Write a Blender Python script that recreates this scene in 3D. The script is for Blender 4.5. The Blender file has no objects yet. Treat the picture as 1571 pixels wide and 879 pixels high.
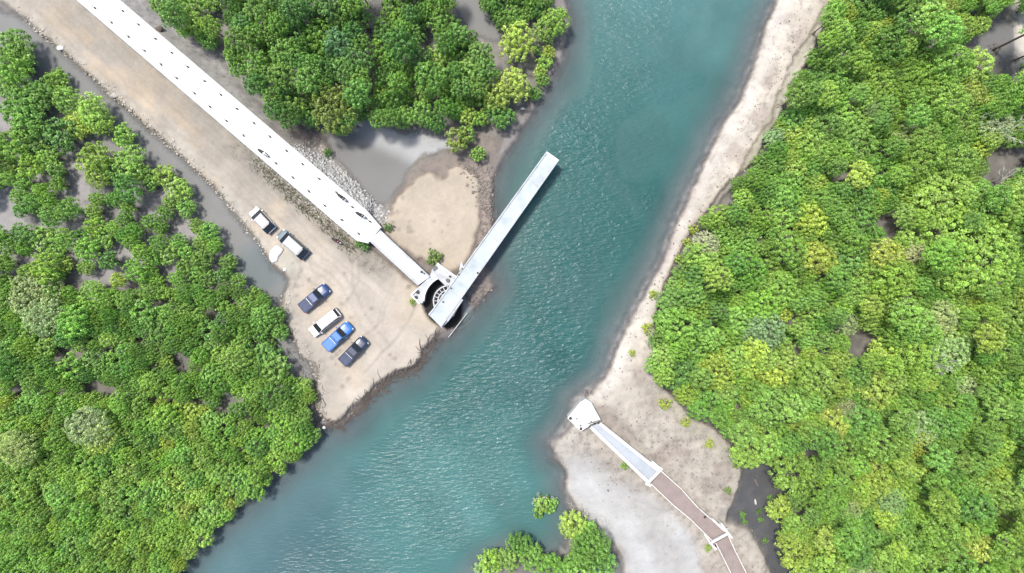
import bpy, bmesh, math, random
import numpy as np
from mathutils import Vector, Matrix
random.seed(7)
scn = bpy.context.scene
COL = scn.collection

# ------------------------------------------------------------------ camera, sky, sun, exposure
CAM_H = 105.0
def P(px, py, z=0.0):
    s = 0.1*(CAM_H-z)/CAM_H
    return Vector(((px-785.5)*s, (439.5-py)*s, z))
cd = bpy.data.cameras.new('camera'); cam = bpy.data.objects.new('camera', cd); COL.objects.link(cam)
cam.location = (0, 0, CAM_H); cam.rotation_euler = (0, 0, 0)
cd.sensor_fit = 'HORIZONTAL'; cd.sensor_width = 36
cd.angle = 2*math.atan(78.55/CAM_H); cd.clip_start = 1; cd.clip_end = 3000
scn.camera = cam
SUN_EL = math.radians(70)
sh = Vector((0.72, -0.69, 0)).normalized()            # where shadows fall
w = bpy.data.worlds.new('World'); scn.world = w; w.use_nodes = True
nt = w.node_tree; bg = nt.nodes['Background']
sky = nt.nodes.new('ShaderNodeTexSky'); sky.sky_type = 'NISHITA'; sky.sun_disc = False
sky.sun_elevation = SUN_EL; sky.sun_rotation = math.atan2(-sh.x, -sh.y)
sky.air_density = 1.0; sky.dust_density = 2.5; sky.ozone_density = 1.0
nt.links.new(sky.outputs[0], bg.inputs[0]); bg.inputs[1].default_value = 0.15
sl = bpy.data.lights.new('sun', 'SUN'); sun = bpy.data.objects.new('sun', sl); COL.objects.link(sun)
sl.energy = 3.0; sl.angle = math.radians(8); sl.color = (1.0, 0.965, 0.90)
d = Vector((sh.x*math.cos(SUN_EL), sh.y*math.cos(SUN_EL), -math.sin(SUN_EL)))
sun.rotation_euler = d.to_track_quat('-Z', 'Y').to_euler(); sun.location = (-60, 30, 90)
vs = scn.view_settings; vs.view_transform = 'Standard'; vs.look = 'None'; vs.gamma = 1; vs.use_curve_mapping = False
vs.exposure = 0.86
scn.cycles.max_bounces = 6; scn.cycles.transparent_max_bounces = 6
scn.cycles.diffuse_bounces = 3

# ------------------------------------------------------------------ helpers
def tag(o, label=None, cat=None, group=None, kind=None):
    if label: o['label'] = label
    if cat: o['category'] = cat
    if group: o['group'] = group
    if kind: o['kind'] = kind
    return o
def empty(name, loc, rz=0, label=None, cat=None, group=None):
    o = bpy.data.objects.new(name, None); COL.objects.link(o); o.empty_display_size = 0.3
    o.location = loc; o.rotation_euler = (0, 0, rz)
    return tag(o, label, cat, group)
def copy_tree(o, parent=None):
    c = o.copy(); COL.objects.link(c)
    if parent is not None: c.parent = parent
    for ch in list(o.children): copy_tree(ch, c)
    return c

class MB:
    def __init__(s): s.v = []; s.f = []; s.m = []; s.sm = []; s.mi = 0; s.smooth = False
    def add(s, vs_, fs):
        b = len(s.v); s.v += [tuple(v) for v in vs_]
        for f in fs: s.f.append([b+i for i in f]); s.m.append(s.mi); s.sm.append(s.smooth)
    def obox(s, c, size, rz=0, bevel=0.0):
        """box centred at c, rotated about z, top edges chamfered"""
        sx, sy, sz = size[0]/2, size[1]/2, size[2]/2
        ca, sa = math.cos(rz), math.sin(rz)
        b = min(bevel, sx*0.8, sy*0.8, sz*0.8)
        lv = []
        for (k, z) in ((0, -sz), (0, sz-b), (b, sz)):
            for (x, y) in ((-sx+k, -sy+k), (sx-k, -sy+k), (sx-k, sy-k), (-sx+k, sy-k)):
                lv.append((c[0]+x*ca-y*sa, c[1]+x*sa+y*ca, c[2]+z))
        fs = [[3, 2, 1, 0], [8, 9, 10, 11]]
        for l in (0, 4):
            for i in range(4):
                j = (i+1) % 4; fs.append([l+i, l+j, l+4+j, l+4+i])
        if b <= 0: 
            lv = lv[:8]; fs = [[3, 2, 1, 0], [4, 5, 6, 7]]+[[i, (i+1) % 4, 4+(i+1) % 4, 4+i] for i in range(4)]
        s.add(lv, fs)
    def beam(s, a, b, wdt, h, bevel=0.0):
        """horizontal-ish beam from a to b: a,b are centres of its TOP line"""
        a = Vector(a); b = Vector(b); d_ = b-a; L = d_.length; d_.normalize()
        n = Vector((-d_.y, d_.x, 0)).normalized(); up = Vector((0, 0, 1))
        vsx = []
        for p in (a, b):
            hw = wdt/2
            prof = [(-hw, -h), (hw, -h), (hw, -bevel), (hw-bevel, 0), (-hw+bevel, 0), (-hw, -bevel)]
            for (x, z) in prof: vsx.append(p+n*x+up*z)
        k = 6
        fs = [list(range(k))[::1], list(range(k, 2*k))[::-1]]
        for i in range(k):
            j = (i+1) % k; fs.append([i, k+i, k+j, j])
        s.add(vsx, fs)
    def prism(s, pts, z0, z1):
        n = len(pts); 
        area = sum(pts[i][0]*pts[(i+1) % n][1]-pts[(i+1) % n][0]*pts[i][1] for i in range(n))
        if area < 0: pts = pts[::-1]
        vsx = [(p[0], p[1], z0) for p in pts]+[(p[0], p[1], z1) for p in pts]
        fs = [list(range(n))[::-1], list(range(n, 2*n))]+[[i, (i+1) % n, n+(i+1) % n, n+i] for i in range(n)]
        s.add(vsx, fs)
    def cyl(s, c, r, z0, z1, n=16, r2=None):
        r2 = r if r2 is None else r2
        vsx = [(c[0]+r*math.cos(2*math.pi*i/n), c[1]+r*math.sin(2*math.pi*i/n), z0) for i in range(n)]
        vsx += [(c[0]+r2*math.cos(2*math.pi*i/n), c[1]+r2*math.sin(2*math.pi*i/n), z1) for i in range(n)]
        fs = [list(range(n))[::-1], list(range(n, 2*n))]+[[i, (i+1) % n, n+(i+1) % n, n+i] for i in range(n)]
        s.add(vsx, fs)
    def ring(s, c, r0, r1, z0, z1, n=48, a0=0, a1=2*math.pi):
        vsx = []
        full = a1-a0 > 6.28
        for i in range(n):
            a = a0+(a1-a0)*i/(n if full else n-1); ca, sa = math.cos(a), math.sin(a)
            vsx += [(c[0]+r0*ca, c[1]+r0*sa, z0), (c[0]+r1*ca, c[1]+r1*sa, z0), (c[0]+r1*ca, c[1]+r1*sa, z1), (c[0]+r0*ca, c[1]+r0*sa, z1)]
        fs = []
        for i in range(n if full else n-1):
            j = (i+1) % n
            for k in range(4):
                l = (k+1) % 4; fs.append([4*i+k, 4*j+k, 4*j+l, 4*i+l][::-1])
        if not full: fs.append([0, 1, 2, 3]); fs.append([4*n-1, 4*n-2, 4*n-3, 4*n-4])
        s.add(vsx, fs)
    def tube(s, pts, rad, n=6):
        """tube along points, rad = number or list"""
        pts = [Vector(p) for p in pts]; m = len(pts)
        if not hasattr(rad, '__len__'): rad = [rad]*m
        vsx = []; fs = []
        for i, p in enumerate(pts):
            t = (pts[min(i+1, m-1)]-pts[max(i-1, 0)])
            if t.length < 1e-6: t = Vector((0, 0, 1))
            t.normalize(); a = t.orthogonal().normalized() if abs(t.z) > .99 else t.cross(Vector((0, 0, 1))).normalized()
            b = t.cross(a)
            for k in range(n):
                an = 2*math.pi*k/n; vsx.append(p+a*(math.cos(an)*rad[i])+b*(math.sin(an)*rad[i]))
        for i in range(m-1):
            for k in range(n):
                l = (k+1) % n; fs.append([i*n+k, i*n+l, (i+1)*n+l, (i+1)*n+k])
        fs.append(list(range(n))[::-1]); fs.append([(m-1)*n+k for k in range(n)])
        s.add(vsx, fs)
    def panel(s, q, inset=0.05, off=0.008, th=0.012):
        """thin plate standing proud of quad q (4 Vectors, CCW from outside)"""
        c = sum(q, Vector())/4; n = (q[1]-q[0]).cross(q[2]-q[0]).normalized()
        r = []
        for p in q:
            dd = (c-p); r.append(p+dd*inset)
        a = [p+n*(off-th-0.01) for p in r]; b = [p+n*off for p in r]
        s.add(a+b, [[3, 2, 1, 0], [4, 5, 6, 7]]+[[i, (i+1) % 4, 4+(i+1) % 4, 4+i] for i in range(4)])
    def build(s, name, mat, parent=None, recalc=True):
        me = bpy.data.meshes.new(name); me.from_pydata(s.v, [], s.f)
        for m_ in (mat if isinstance(mat, (list, tuple)) else [mat]): me.materials.append(m_)
        me.polygons.foreach_set('material_index', s.m); me.polygons.foreach_set('use_smooth', s.sm)
        if recalc:
            bm = bmesh.new(); bm.from_mesh(me); bmesh.ops.recalc_face_normals(bm, faces=bm.faces); bm.to_mesh(me); bm.free()
        me.update()
        o = bpy.data.objects.new(name, me); COL.objects.link(o)
        if parent is not None: o.parent = parent
        return o

def np_mesh(name, V, F, mats, col=None, smooth=False, midx=None, extra=None):
    """V (n,3), F (m,4) quads"""
    me = bpy.data.meshes.new(name)
    n, m = len(V), len(F)
    me.vertices.add(n); me.vertices.foreach_set('co', np.ascontiguousarray(V, np.float32).ravel())
    me.loops.add(m*4); me.loops.foreach_set('vertex_index', np.ascontiguousarray(F, np.int32).ravel())
    me.polygons.add(m); me.polygons.foreach_set('loop_start', np.arange(0, m*4, 4, dtype=np.int32))
    me.polygons.foreach_set('loop_total', np.full(m, 4, np.int32))
    for mt in mats: me.materials.append(mt)
    if midx is not None: me.polygons.foreach_set('material_index', midx.astype(np.int32))
    if smooth: me.polygons.foreach_set('use_smooth', np.ones(m, bool))
    me.update(calc_edges=True)
    if col is not None:
        a = me.attributes.new('Col', 'FLOAT_COLOR', 'POINT')
        c4 = np.ones((n, 4), np.float32); c4[:, :3] = col; a.data.foreach_set('color', c4.ravel())
    if extra:
        for k, arr in extra.items():
            a = me.attributes.new(k, 'FLOAT', 'POINT'); a.data.foreach_set('value', arr.astype(np.float32).ravel())
    return me

# ------------------------------------------------------------------ noise (numpy)
def vnoise(x, y, seed=0):
    xi = np.floor(x).astype(np.int64); yi = np.floor(y).astype(np.int64); fx = x-xi; fy = y-yi
    fx = fx*fx*(3-2*fx); fy = fy*fy*(3-2*fy)
    def h(a, b):
        n = (a*374761393+b*668265263+seed*974634777) & 0xffffffff
        n = ((n ^ (n >> 13))*1274126177) & 0xffffffff
        n = (n ^ (n >> 16)) & 0xffff
        return n/65535.0
    return (h(xi, yi)*(1-fx)+h(xi+1, yi)*fx)*(1-fy)+(h(xi, yi+1)*(1-fx)+h(xi+1, yi+1)*fx)*fy
def fbm(x, y, o=4, seed=0):
    r = 0; a = 0.5; t = 0
    for i in range(o):
        r = r+a*vnoise(x, y, seed+i*17); t += a; a *= 0.5; x = x*2.03+13.1; y = y*2.03+7.7
    return r/t
def sdf(px, py, poly):
    """signed distance to polygon, negative inside"""
    P_ = np.array(poly, float); n = len(P_)
    dmin = np.full(px.shape, 1e18); ins = np.zeros(px.shape, bool)
    for i in range(n):
        ax, ay = P_[i]; bx, by = P_[(i+1) % n]
        ex, ey = bx-ax, by-ay; wx, wy = px-ax, py-ay
        t = np.clip((wx*ex+wy*ey)/(ex*ex+ey*ey+1e-9), 0, 1)
        dmin = np.minimum(dmin, (wx-ex*t)**2+(wy-ey*t)**2)
        c = ((ay > py) != (by > py)) & (px < (bx-ax)*(py-ay)/((by-ay) if by != ay else 1e-9)+ax)
        ins ^= c
    dd = np.sqrt(dmin); return np.where(ins, -dd, dd)
def pdist(px, py, line):
    dmin = np.full(px.shape, 1e18)
    for (ax, ay), (bx, by) in zip(line[:-1], line[1:]):
        ex, ey = bx-ax, by-ay; wx, wy = px-ax, py-ay
        t = np.clip((wx*ex+wy*ey)/(ex*ex+ey*ey+1e-9), 0, 1)
        dmin = np.minimum(dmin, (wx-ex*t)**2+(wy-ey*t)**2)
    return np.sqrt(dmin)
def sst(d_, a, b):
    t = np.clip((d_-a)/(b-a), 0, 1); return t*t*(3-2*t)
def inpoly(x, y, poly):
    c = False; n = len(poly); j = n-1
    for i in range(n):
        xi, yi = poly[i]; xj, yj = poly[j]
        if (yi > y) != (yj > y) and x < (xj-xi)*(y-yi)/(yj-yi)+xi: c = not c
        j = i
    return c

# ------------------------------------------------------------------ materials
def new_mat(name):
    m = bpy.data.materials.new(name); m.use_nodes = True
    nt_ = m.node_tree; return m, nt_, nt_.nodes['Principled BSDF']
def N(nt_, t, **kw):
    n = nt_.nodes.new(t)
    for k, v in kw.items(): setattr(n, k, v)
    return n
def simple(name, col, rough=0.6, metal=0.0, var=0.12, scale=3.0, bump=0.0, coat=0.0, spec=0.5):
    m, t, b = new_mat(name); L = t.links
    tc = N(t, 'ShaderNodeTexCoord'); no = N(t, 'ShaderNodeTexNoise'); no.inputs['Scale'].default_value = scale
    no.inputs['Detail'].default_value = 5; L.new(tc.outputs['Object'], no.inputs['Vector'])
    cr = N(t, 'ShaderNodeMapRange'); cr.inputs['From Min'].default_value = 0.3; cr.inputs['From Max'].default_value = 0.7
    cr.inputs['To Min'].default_value = 1-var; cr.inputs['To Max'].default_value = 1+var*0.6
    L.new(no.outputs['Fac'], cr.inputs['Value'])
    mx = N(t, 'ShaderNodeVectorMath', operation='SCALE'); mx.inputs[0].default_value = col[:3]
    L.new(cr.outputs[0], mx.inputs['Scale']); L.new(mx.outputs[0], b.inputs['Base Color'])
    b.inputs['Roughness'].default_value = rough; b.inputs['Metallic'].default_value = metal
    b.inputs['Specular IOR Level'].default_value = spec
    if coat: b.inputs['Coat Weight'].default_value = coat*.6; b.inputs['Coat Roughness'].default_value = 0.12
    if bump:
        bn = N(t, 'ShaderNodeBump'); bn.inputs['Strength'].default_value = bump; bn.inputs['Distance'].default_value = 0.05
        L.new(no.outputs['Fac'], bn.inputs['Height']); L.new(bn.outputs[0], b.inputs['Normal'])
    return m
def stained(name, col, dirt, amt=0.5, scale=0.6, rough=0.8):
    """concrete with weather stains"""
    m, t, b = new_mat(name); L = t.links
    tc = N(t, 'ShaderNodeTexCoord')
    n1 = N(t, 'ShaderNodeTexNoise'); n1.inputs['Scale'].default_value = scale; n1.inputs['Detail'].default_value = 8; n1.inputs['Roughness'].default_value = .65
    n2 = N(t, 'ShaderNodeTexNoise'); n2.inputs['Scale'].default_value = 9; n2.inputs['Detail'].default_value = 4
    L.new(tc.outputs['Object'], n1.inputs['Vector']); L.new(tc.outputs['Object'], n2.inputs['Vector'])
    mr = N(t, 'ShaderNodeMapRange'); mr.inputs['From Min'].default_value = 0.45; mr.inputs['From Max'].default_value = 0.75
    mr.inputs['To Max'].default_value = amt; L.new(n1.outputs['Fac'], mr.inputs['Value'])
    mx = N(t, 'ShaderNodeMix', data_type='RGBA'); mx.inputs['A'].default_value = (*col, 1); mx.inputs['B'].default_value = (*dirt, 1)
    L.new(mr.outputs[0], mx.inputs['Factor'])
    m2 = N(t, 'ShaderNodeMapRange'); m2.inputs['From Min'].default_value = .3; m2.inputs['From Max'].default_value = .7
    m2.inputs['To Min'].default_value = .88; m2.inputs['To Max'].default_value = 1.06; L.new(n2.outputs['Fac'], m2.inputs['Value'])
    sc = N(t, 'ShaderNodeVectorMath', operation='SCALE'); L.new(mx.outputs['Result'], sc.inputs[0]); L.new(m2.outputs[0], sc.inputs['Scale'])
    L.new(sc.outputs[0], b.inputs['Base Color']); b.inputs['Roughness'].default_value = rough
    bn = N(t, 'ShaderNodeBump'); bn.inputs['Strength'].default_value = .3; bn.inputs['Distance'].default_value = .02
    L.new(n2.outputs['Fac'], bn.inputs['Height']); L.new(bn.outputs[0], b.inputs['Normal'])
    return m
M = {}
M['road'] = stained('white_road_concrete', (0.58, 0.575, 0.56), (0.40, 0.385, 0.35), .7, .5)
M['kerb'] = stained('kerb_concrete', (0.46, 0.455, 0.435), (0.32, 0.30, 0.27), .7, 1.2)
M['concrete'] = stained('bridge_concrete', (0.37, 0.38, 0.385), (0.22, 0.215, 0.21), .8, .9)
M['deck'] = stained('deck_concrete', (0.355, 0.39, 0.40), (0.22, 0.245, 0.26), .85, .45)
M['deck2'] = stained('trough_concrete', (0.315, 0.34, 0.37), (0.23, 0.25, 0.27), .9, .3)
M['walk'] = stained('brown_deck', (0.215, 0.172, 0.155), (0.15, 0.12, 0.108), .8, .6)
M['wallside'] = stained('old_concrete', (0.30, 0.28, 0.26), (0.14, 0.13, 0.12), .8, .7)
M['revet'] = stained('revetment_concrete', (0.38, 0.375, 0.365), (0.20, 0.19, 0.18), .9, 1.8)
M['white_paint'] = simple('white_painted_steel', (0.58, 0.58, 0.57), .45, 0, .08, 4)
M['rail'] = simple('cream_rail', (0.52, 0.48, 0.44), .6, 0, .15, 4)
M['black'] = simple('black_rubber', (0.02, 0.02, 0.021), .7)
M['darkmetal'] = simple('dark_steel', (0.05, 0.05, 0.052), .5, .4)
M['glass'] = simple('car_glass', (0.015, 0.018, 0.022), .32, 0, .1, 2, spec=.35)
M['silver'] = simple('silver_wheel', (0.45, 0.46, 0.47), .35, .8)
M['lamp'] = simple('headlamp', (0.75, 0.77, 0.8), .12, .2)
M['tail'] = simple('tail_lamp', (0.35, 0.02, 0.015), .25)
M['tarp'] = simple('white_tarp', (0.66, 0.65, 0.62), .7, 0, .06, 3, .2)
M['bark'] = simple('grey_bark', (0.13, 0.105, 0.08), .9, 0, .3, 6, .5)
M['deadwood'] = simple('bleached_wood', (0.42, 0.40, 0.37), .9, 0, .3, 6, .5)
M['driftwood'] = simple('wet_driftwood', (0.10, 0.08, 0.065), .85, 0, .4, 5, .5)
M['rock'] = simple('rock', (0.33, 0.30, 0.26), .9, 0, .45, 2.2, .8)
M['palerock'] = simple('pale_rubble', (0.33, 0.325, 0.31), .9, 0, .4, 2.2, .6)
M['deckw'] = stained('pale_span_concrete', (0.42, 0.44, 0.445), (0.29, 0.31, 0.32), .85, .6)
M['weed'] = simple('dry_weed', (0.085, 0.088, 0.045), .9, 0, .4, 5)
M['rockdark'] = simple('dark_rock', (0.17, 0.145, 0.125), .85, 0, .5, 1.6, .8)
M['stub'] = simple('rusty_steel', (0.05, 0.048, 0.045), .7, .3)
def paint(name, c): return simple(name, c, .28, .0, .05, 1.5, coat=.8)
M['p_navy'] = paint('navy_paint', (0.013, 0.035, 0.115))
M['p_blue'] = paint('blue_paint', (0.022, 0.12, 0.36))
M['p_dark'] = paint('dark_blue_grey_paint', (0.011, 0.020, 0.050))
M['p_white'] = paint('white_paint_car', (0.72, 0.71, 0.68))
M['p_silver'] = paint('pale_silver_paint', (0.125, 0.13, 0.165))
M['p_mint'] = paint('pale_mint_silver_paint', (0.135, 0.172, 0.185))
M['tonneau'] = simple('bed_cover', (0.020, 0.034, 0.078), .6, 0, .3, 2)

def leaf_material():
    m, t, b = new_mat('mangrove_leaf'); L = t.links
    at = N(t, 'ShaderNodeAttribute', attribute_name='Col'); oi = N(t, 'ShaderNodeObjectInfo')
    mx = N(t, 'ShaderNodeMix', data_type='RGBA', blend_type='MULTIPLY'); mx.inputs['Factor'].default_value = 1
    L.new(at.outputs['Color'], mx.inputs['A']); L.new(oi.outputs['Color'], mx.inputs['B'])
    L.new(mx.outputs['Result'], b.inputs['Base Color']); b.inputs['Roughness'].default_value = .42
    b.inputs['Specular IOR Level'].default_value = .5
    tr = N(t, 'ShaderNodeBsdfTranslucent'); hs = N(t, 'ShaderNodeHueSaturation'); hs.inputs['Value'].default_value = 1.1; hs.inputs['Saturation'].default_value = 1.1
    L.new(mx.outputs['Result'], hs.inputs['Color']); L.new(hs.outputs[0], tr.inputs['Color'])
    ms = N(t, 'ShaderNodeMixShader'); ms.inputs[0].default_value = .36
    L.new(b.outputs[0], ms.inputs[1]); L.new(tr.outputs[0], ms.inputs[2])
    L.new(ms.outputs[0], t.nodes['Material Output'].inputs['Surface'])
    return m
M['leaf'] = leaf_material()

def ground_material():
    m, t, b = new_mat('ground'); L = t.links
    at = N(t, 'ShaderNodeAttribute', attribute_name='Col'); sp = N(t, 'ShaderNodeAttribute', attribute_name='speck')
    wt = N(t, 'ShaderNodeAttribute', attribute_name='wet')
    tc = N(t, 'ShaderNodeTexCoord')
    n1 = N(t, 'ShaderNodeTexNoise'); n1.inputs['Scale'].default_value = 2.2; n1.inputs['Detail'].default_value = 9; n1.inputs['Roughness'].default_value = .7
    n2 = N(t, 'ShaderNodeTexNoise'); n2.inputs['Scale'].default_value = 0.35; n2.inputs['Detail'].default_value = 6
    n3 = N(t, 'ShaderNodeTexVoronoi'); n3.inputs['Scale'].default_value = 1.15; n3.inputs['Randomness'].default_value = 1
    n4 = N(t, 'ShaderNodeTexNoise'); n4.inputs['Scale'].default_value = 1.1; n4.inputs['Detail'].default_value = 8; n4.inputs['Roughness'].default_value = .8
    for n in (n1, n2, n3, n4): L.new(tc.outputs['Object'], n.inputs['Vector'])
    def mr(src, a, b_, c, d_):
        r = N(t, 'ShaderNodeMapRange'); r.inputs['From Min'].default_value = a; r.inputs['From Max'].default_value = b_
        r.inputs['To Min'].default_value = c; r.inputs['To Max'].default_value = d_; L.new(src, r.inputs['Value']); return r.outputs[0]
    a = mr(n1.outputs['Fac'], .3, .7, .86, 1.10); b2 = mr(n2.outputs['Fac'], .3, .7, .88, 1.10)
    mu = N(t, 'ShaderNodeMath', operation='MULTIPLY'); L.new(a, mu.inputs[0]); L.new(b2, mu.inputs[1])
    # dark specks (pebbles, dried weed) where 'speck' is high
    n5 = N(t, 'ShaderNodeTexVoronoi'); n5.inputs['Scale'].default_value = 2.3; L.new(tc.outputs['Object'], n5.inputs['Vector'])
    s5 = mr(n5.outputs['Distance'], .18, .34, 1, 0)
    s1a = mr(n3.outputs['Distance'], .14, .28, 1, 0); mxx = N(t, 'ShaderNodeMath', operation='MAXIMUM'); L.new(s1a, mxx.inputs[0]); L.new(s5, mxx.inputs[1]); s1 = mxx.outputs[0]
    s2 = mr(n4.outputs['Fac'], .44, .60, 0, 1)
    sm = N(t, 'ShaderNodeMath', operation='MULTIPLY'); L.new(s1, sm.inputs[0]); L.new(s2, sm.inputs[1])
    sa = N(t, 'ShaderNodeMath', operation='MULTIPLY_ADD'); L.new(s2, sa.inputs[0]); sa.inputs[1].default_value = .50
    sh_ = N(t, 'ShaderNodeMath', operation='MULTIPLY'); L.new(sm.outputs[0], sh_.inputs[0]); sh_.inputs[1].default_value = .55; L.new(sh_.outputs[0], sa.inputs[2])
    sk = N(t, 'ShaderNodeMath', operation='MULTIPLY'); L.new(sa.outputs[0], sk.inputs[0]); L.new(sp.outputs['Fac'], sk.inputs[1])
    inv = N(t, 'ShaderNodeMath', operation='MULTIPLY_ADD'); L.new(sk.outputs[0], inv.inputs[0]); inv.inputs[1].default_value = -.75; inv.inputs[2].default_value = 1
    m2 = N(t, 'ShaderNodeMath', operation='MULTIPLY'); L.new(mu.outputs[0], m2.inputs[0]); L.new(inv.outputs[0], m2.inputs[1])
    sc = N(t, 'ShaderNodeVectorMath', operation='SCALE'); L.new(at.outputs['Color'], sc.inputs[0]); L.new(m2.outputs[0], sc.inputs['Scale'])
    L.new(sc.outputs[0], b.inputs['Base Color'])
    ro = mr(wt.outputs['Fac'], 0, 1, .92, .35); L.new(ro, b.inputs['Roughness'])
    bn = N(t, 'ShaderNodeBump'); bn.inputs['Strength'].default_value = .5; bn.inputs['Distance'].default_value = .12
    L.new(n1.outputs['Fac'], bn.inputs['Height']); L.new(bn.outputs[0], b.inputs['Normal'])
    return m
M['ground'] = ground_material()

def water_material():
    m, t, b = new_mat('water'); L = t.links
    at = N(t, 'ShaderNodeAttribute', attribute_name='Col'); al = N(t, 'ShaderNodeAttribute', attribute_name='alpha')
    rp = N(t, 'ShaderNodeAttribute', attribute_name='ripple')
    tc = N(t, 'ShaderNodeTexCoord')
    def mapping(rz, sx, sy):
        mp = N(t, 'ShaderNodeMapping'); mp.inputs['Rotation'].default_value = (0, 0, math.radians(rz)); mp.inputs['Scale'].default_value = (sx, sy, 1)
        L.new(tc.outputs['Object'], mp.inputs['Vector']); return mp.outputs[0]
    def noise(vec, s, det, dist, ro=.55):
        n = N(t, 'ShaderNodeTexNoise'); n.inputs['Scale'].default_value = s; n.inputs['Detail'].default_value = det
        n.inputs['Distortion'].default_value = dist; n.inputs['Roughness'].default_value = ro; L.new(vec, n.inputs['Vector']); return n.outputs['Fac']
    n1 = noise(mapping(-12, .34, 1.0), 2.3, 3, .5)          # cross-channel ripples
    n2 = noise(mapping(35, .42, 1.0), 2.2, 3, .6)
    n3 = noise(mapping(0, 1, 1), 0.055, 3, .8)              # where each ripple field rules
    mk = N(t, 'ShaderNodeMapRange'); mk.inputs['From Min'].default_value = .4; mk.inputs['From Max'].default_value = .6; L.new(n3, mk.inputs['Value'])
    mx = N(t, 'ShaderNodeMix', data_type='FLOAT'); L.new(mk.outputs[0], mx.inputs['Factor']); L.new(n1, mx.inputs['A']); L.new(n2, mx.inputs['B'])
    bn = N(t, 'ShaderNodeBump'); bn.inputs['Distance'].default_value = .34
    L.new(rp.outputs['Fac'], bn.inputs['Strength']); L.new(mx.outputs['Result'], bn.inputs['Height'])
    n5 = noise(mapping(20, 1, 1), 0.09, 5, 1.0)
    mr = N(t, 'ShaderNodeMapRange'); mr.inputs['From Min'].default_value = .3; mr.inputs['From Max'].default_value = .7
    mr.inputs['To Min'].default_value = .9; mr.inputs['To Max'].default_value = 1.1; L.new(n5, mr.inputs['Value'])
    sc = N(t, 'ShaderNodeVectorMath', operation='SCALE'); L.new(at.outputs['Color'], sc.inputs[0]); L.new(mr.outputs[0], sc.inputs['Scale'])
    L.new(sc.outputs[0], b.inputs['Base Color']); b.inputs['Specular IOR Level'].default_value = .4
    rg = N(t, 'ShaderNodeMapRange'); rg.inputs['From Min'].default_value = .04; rg.inputs['From Max'].default_value = .25; rg.inputs['To Min'].default_value = .60; rg.inputs['To Max'].default_value = .27; L.new(rp.outputs['Fac'], rg.inputs['Value']); L.new(rg.outputs[0], b.inputs['Roughness']); b.inputs['IOR'].default_value = 1.33
    L.new(bn.outputs[0], b.inputs['Normal'])
    tr = N(t, 'ShaderNodeBsdfTransparent'); ms = N(t, 'ShaderNodeMixShader')
    L.new(al.outputs['Fac'], ms.inputs[0]); L.new(tr.outputs[0], ms.inputs[1]); L.new(b.outputs[0], ms.inputs[2])
    L.new(ms.outputs[0], t.nodes['Material Output'].inputs['Surface'])
    return m
M['water'] = water_material()

# ------------------------------------------------------------------ outlines of the place (tenths of a metre, x east, y south)
RIVER = [(900,-400),(868,0),(872,40),(862,90),(838,140),(805,190),(772,240),(757,270),(753,300),(757,340),(750,370),(742,388),(748,415),(758,440),(735,465),(712,488),(688,515),(668,522),(655,545),(637,562),(600,577),(580,597),(560,617),(545,637),(527,652),(505,652),(493,655),(485,672),(462,692),(435,715),(405,740),(375,768),(340,800),(300,835),(272,875),(200,960),(0,1200),
 (560,1400),(680,960),(725,895),(750,868),(790,850),(835,862),(868,845),(880,800),(870,765),(866,745),(868,722),(850,703),(845,680),(862,662),(872,645),(882,617),(903,599),(925,580),(935,560),(950,520),(965,490),(985,455),(1000,425),(1015,400),(1025,370),(1040,335),(1060,290),(1080,250),(1095,215),(1108,190),(1130,160),(1155,100),(1170,50),(1192,0),(1330,-400)]
LOT_L = [(-250,-190),(0,0),(24,17),(89,72),(130,106),(174,147),(205,174),(239,201),(270,229),(297,256),(328,283),(370,335),(399,370),(418,405),(438,416),(446,427),(438,453),(435,472),(442,497),(456,526),(465,548),(484,557),(492,570),(488,598),(486,623),(497,641),(518,647)]
LOT = LOT_L+[(530,635),(544,621),(563,606),(573,592),(591,580),(608,568),(635,562),(645,549),(653,531),(665,520),(682,508),(690,500),(665,470),(640,440),(560,372),(560,340),(120,-20),(-100,-200)]
PEN = [(600,330),(608,312),(622,293),(642,275),(659,266),(670,275),(683,275),(690,263),(704,256),(724,268),(736,288),(735,333),(731,367),(726,384),(712,405),(690,420),(668,405),(640,395),(585,350)]
PENBASE = [(560,330),(600,325),(610,290),(640,255),(680,240),(700,215),(730,205),(765,215),(762,250),(755,280),(757,340),(748,385),(752,430),(757,445),(735,468),(708,492),(690,505),(640,470),(560,370)]
ROADSIDE = [(190,-40),(215,0),(262,40),(330,85),(350,115),(400,170),(440,200),(500,200),(520,215),(515,240),(530,270),(560,300),(590,325),(610,350),(640,400),(600,380),(560,340),(120,-50)]
EAST = [(1193,-5),(1171,50),(1157,100),(1132,160),(1110,190),(1097,215),(1082,250),(1062,290),(1042,335),(1027,370),(1017,400),(1002,425),(987,455),(967,490),(952,520),(937,560),(927,580),(908,600),(886,620),(878,645),(866,664),(852,676),(849,690),(858,708),(868,724),(867,745),(882,775),(900,797),(935,815),(955,860),(965,1000),(1050,1200),(1260,1100),(1190,900),(1172,850),(1150,812),(1112,797),(1132,745),(1137,718),(1122,682),(1095,655),(1060,640),(1030,605),(1003,580),(1008,540),(1003,490),(1018,440),(1042,385),(1062,350),(1087,320),(1107,290),(1130,270),(1160,245),(1172,215),(1200,170),(1218,130),(1240,90),(1260,50),(1272,0),(1290,-60),(1400,-400),(1330,-400)]
EASTPALE = [(868,700),(900,690),(950,735),(1000,760),(1045,800),(1070,840),(1080,900),(970,900),(950,840),(900,795),(870,750)]
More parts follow.
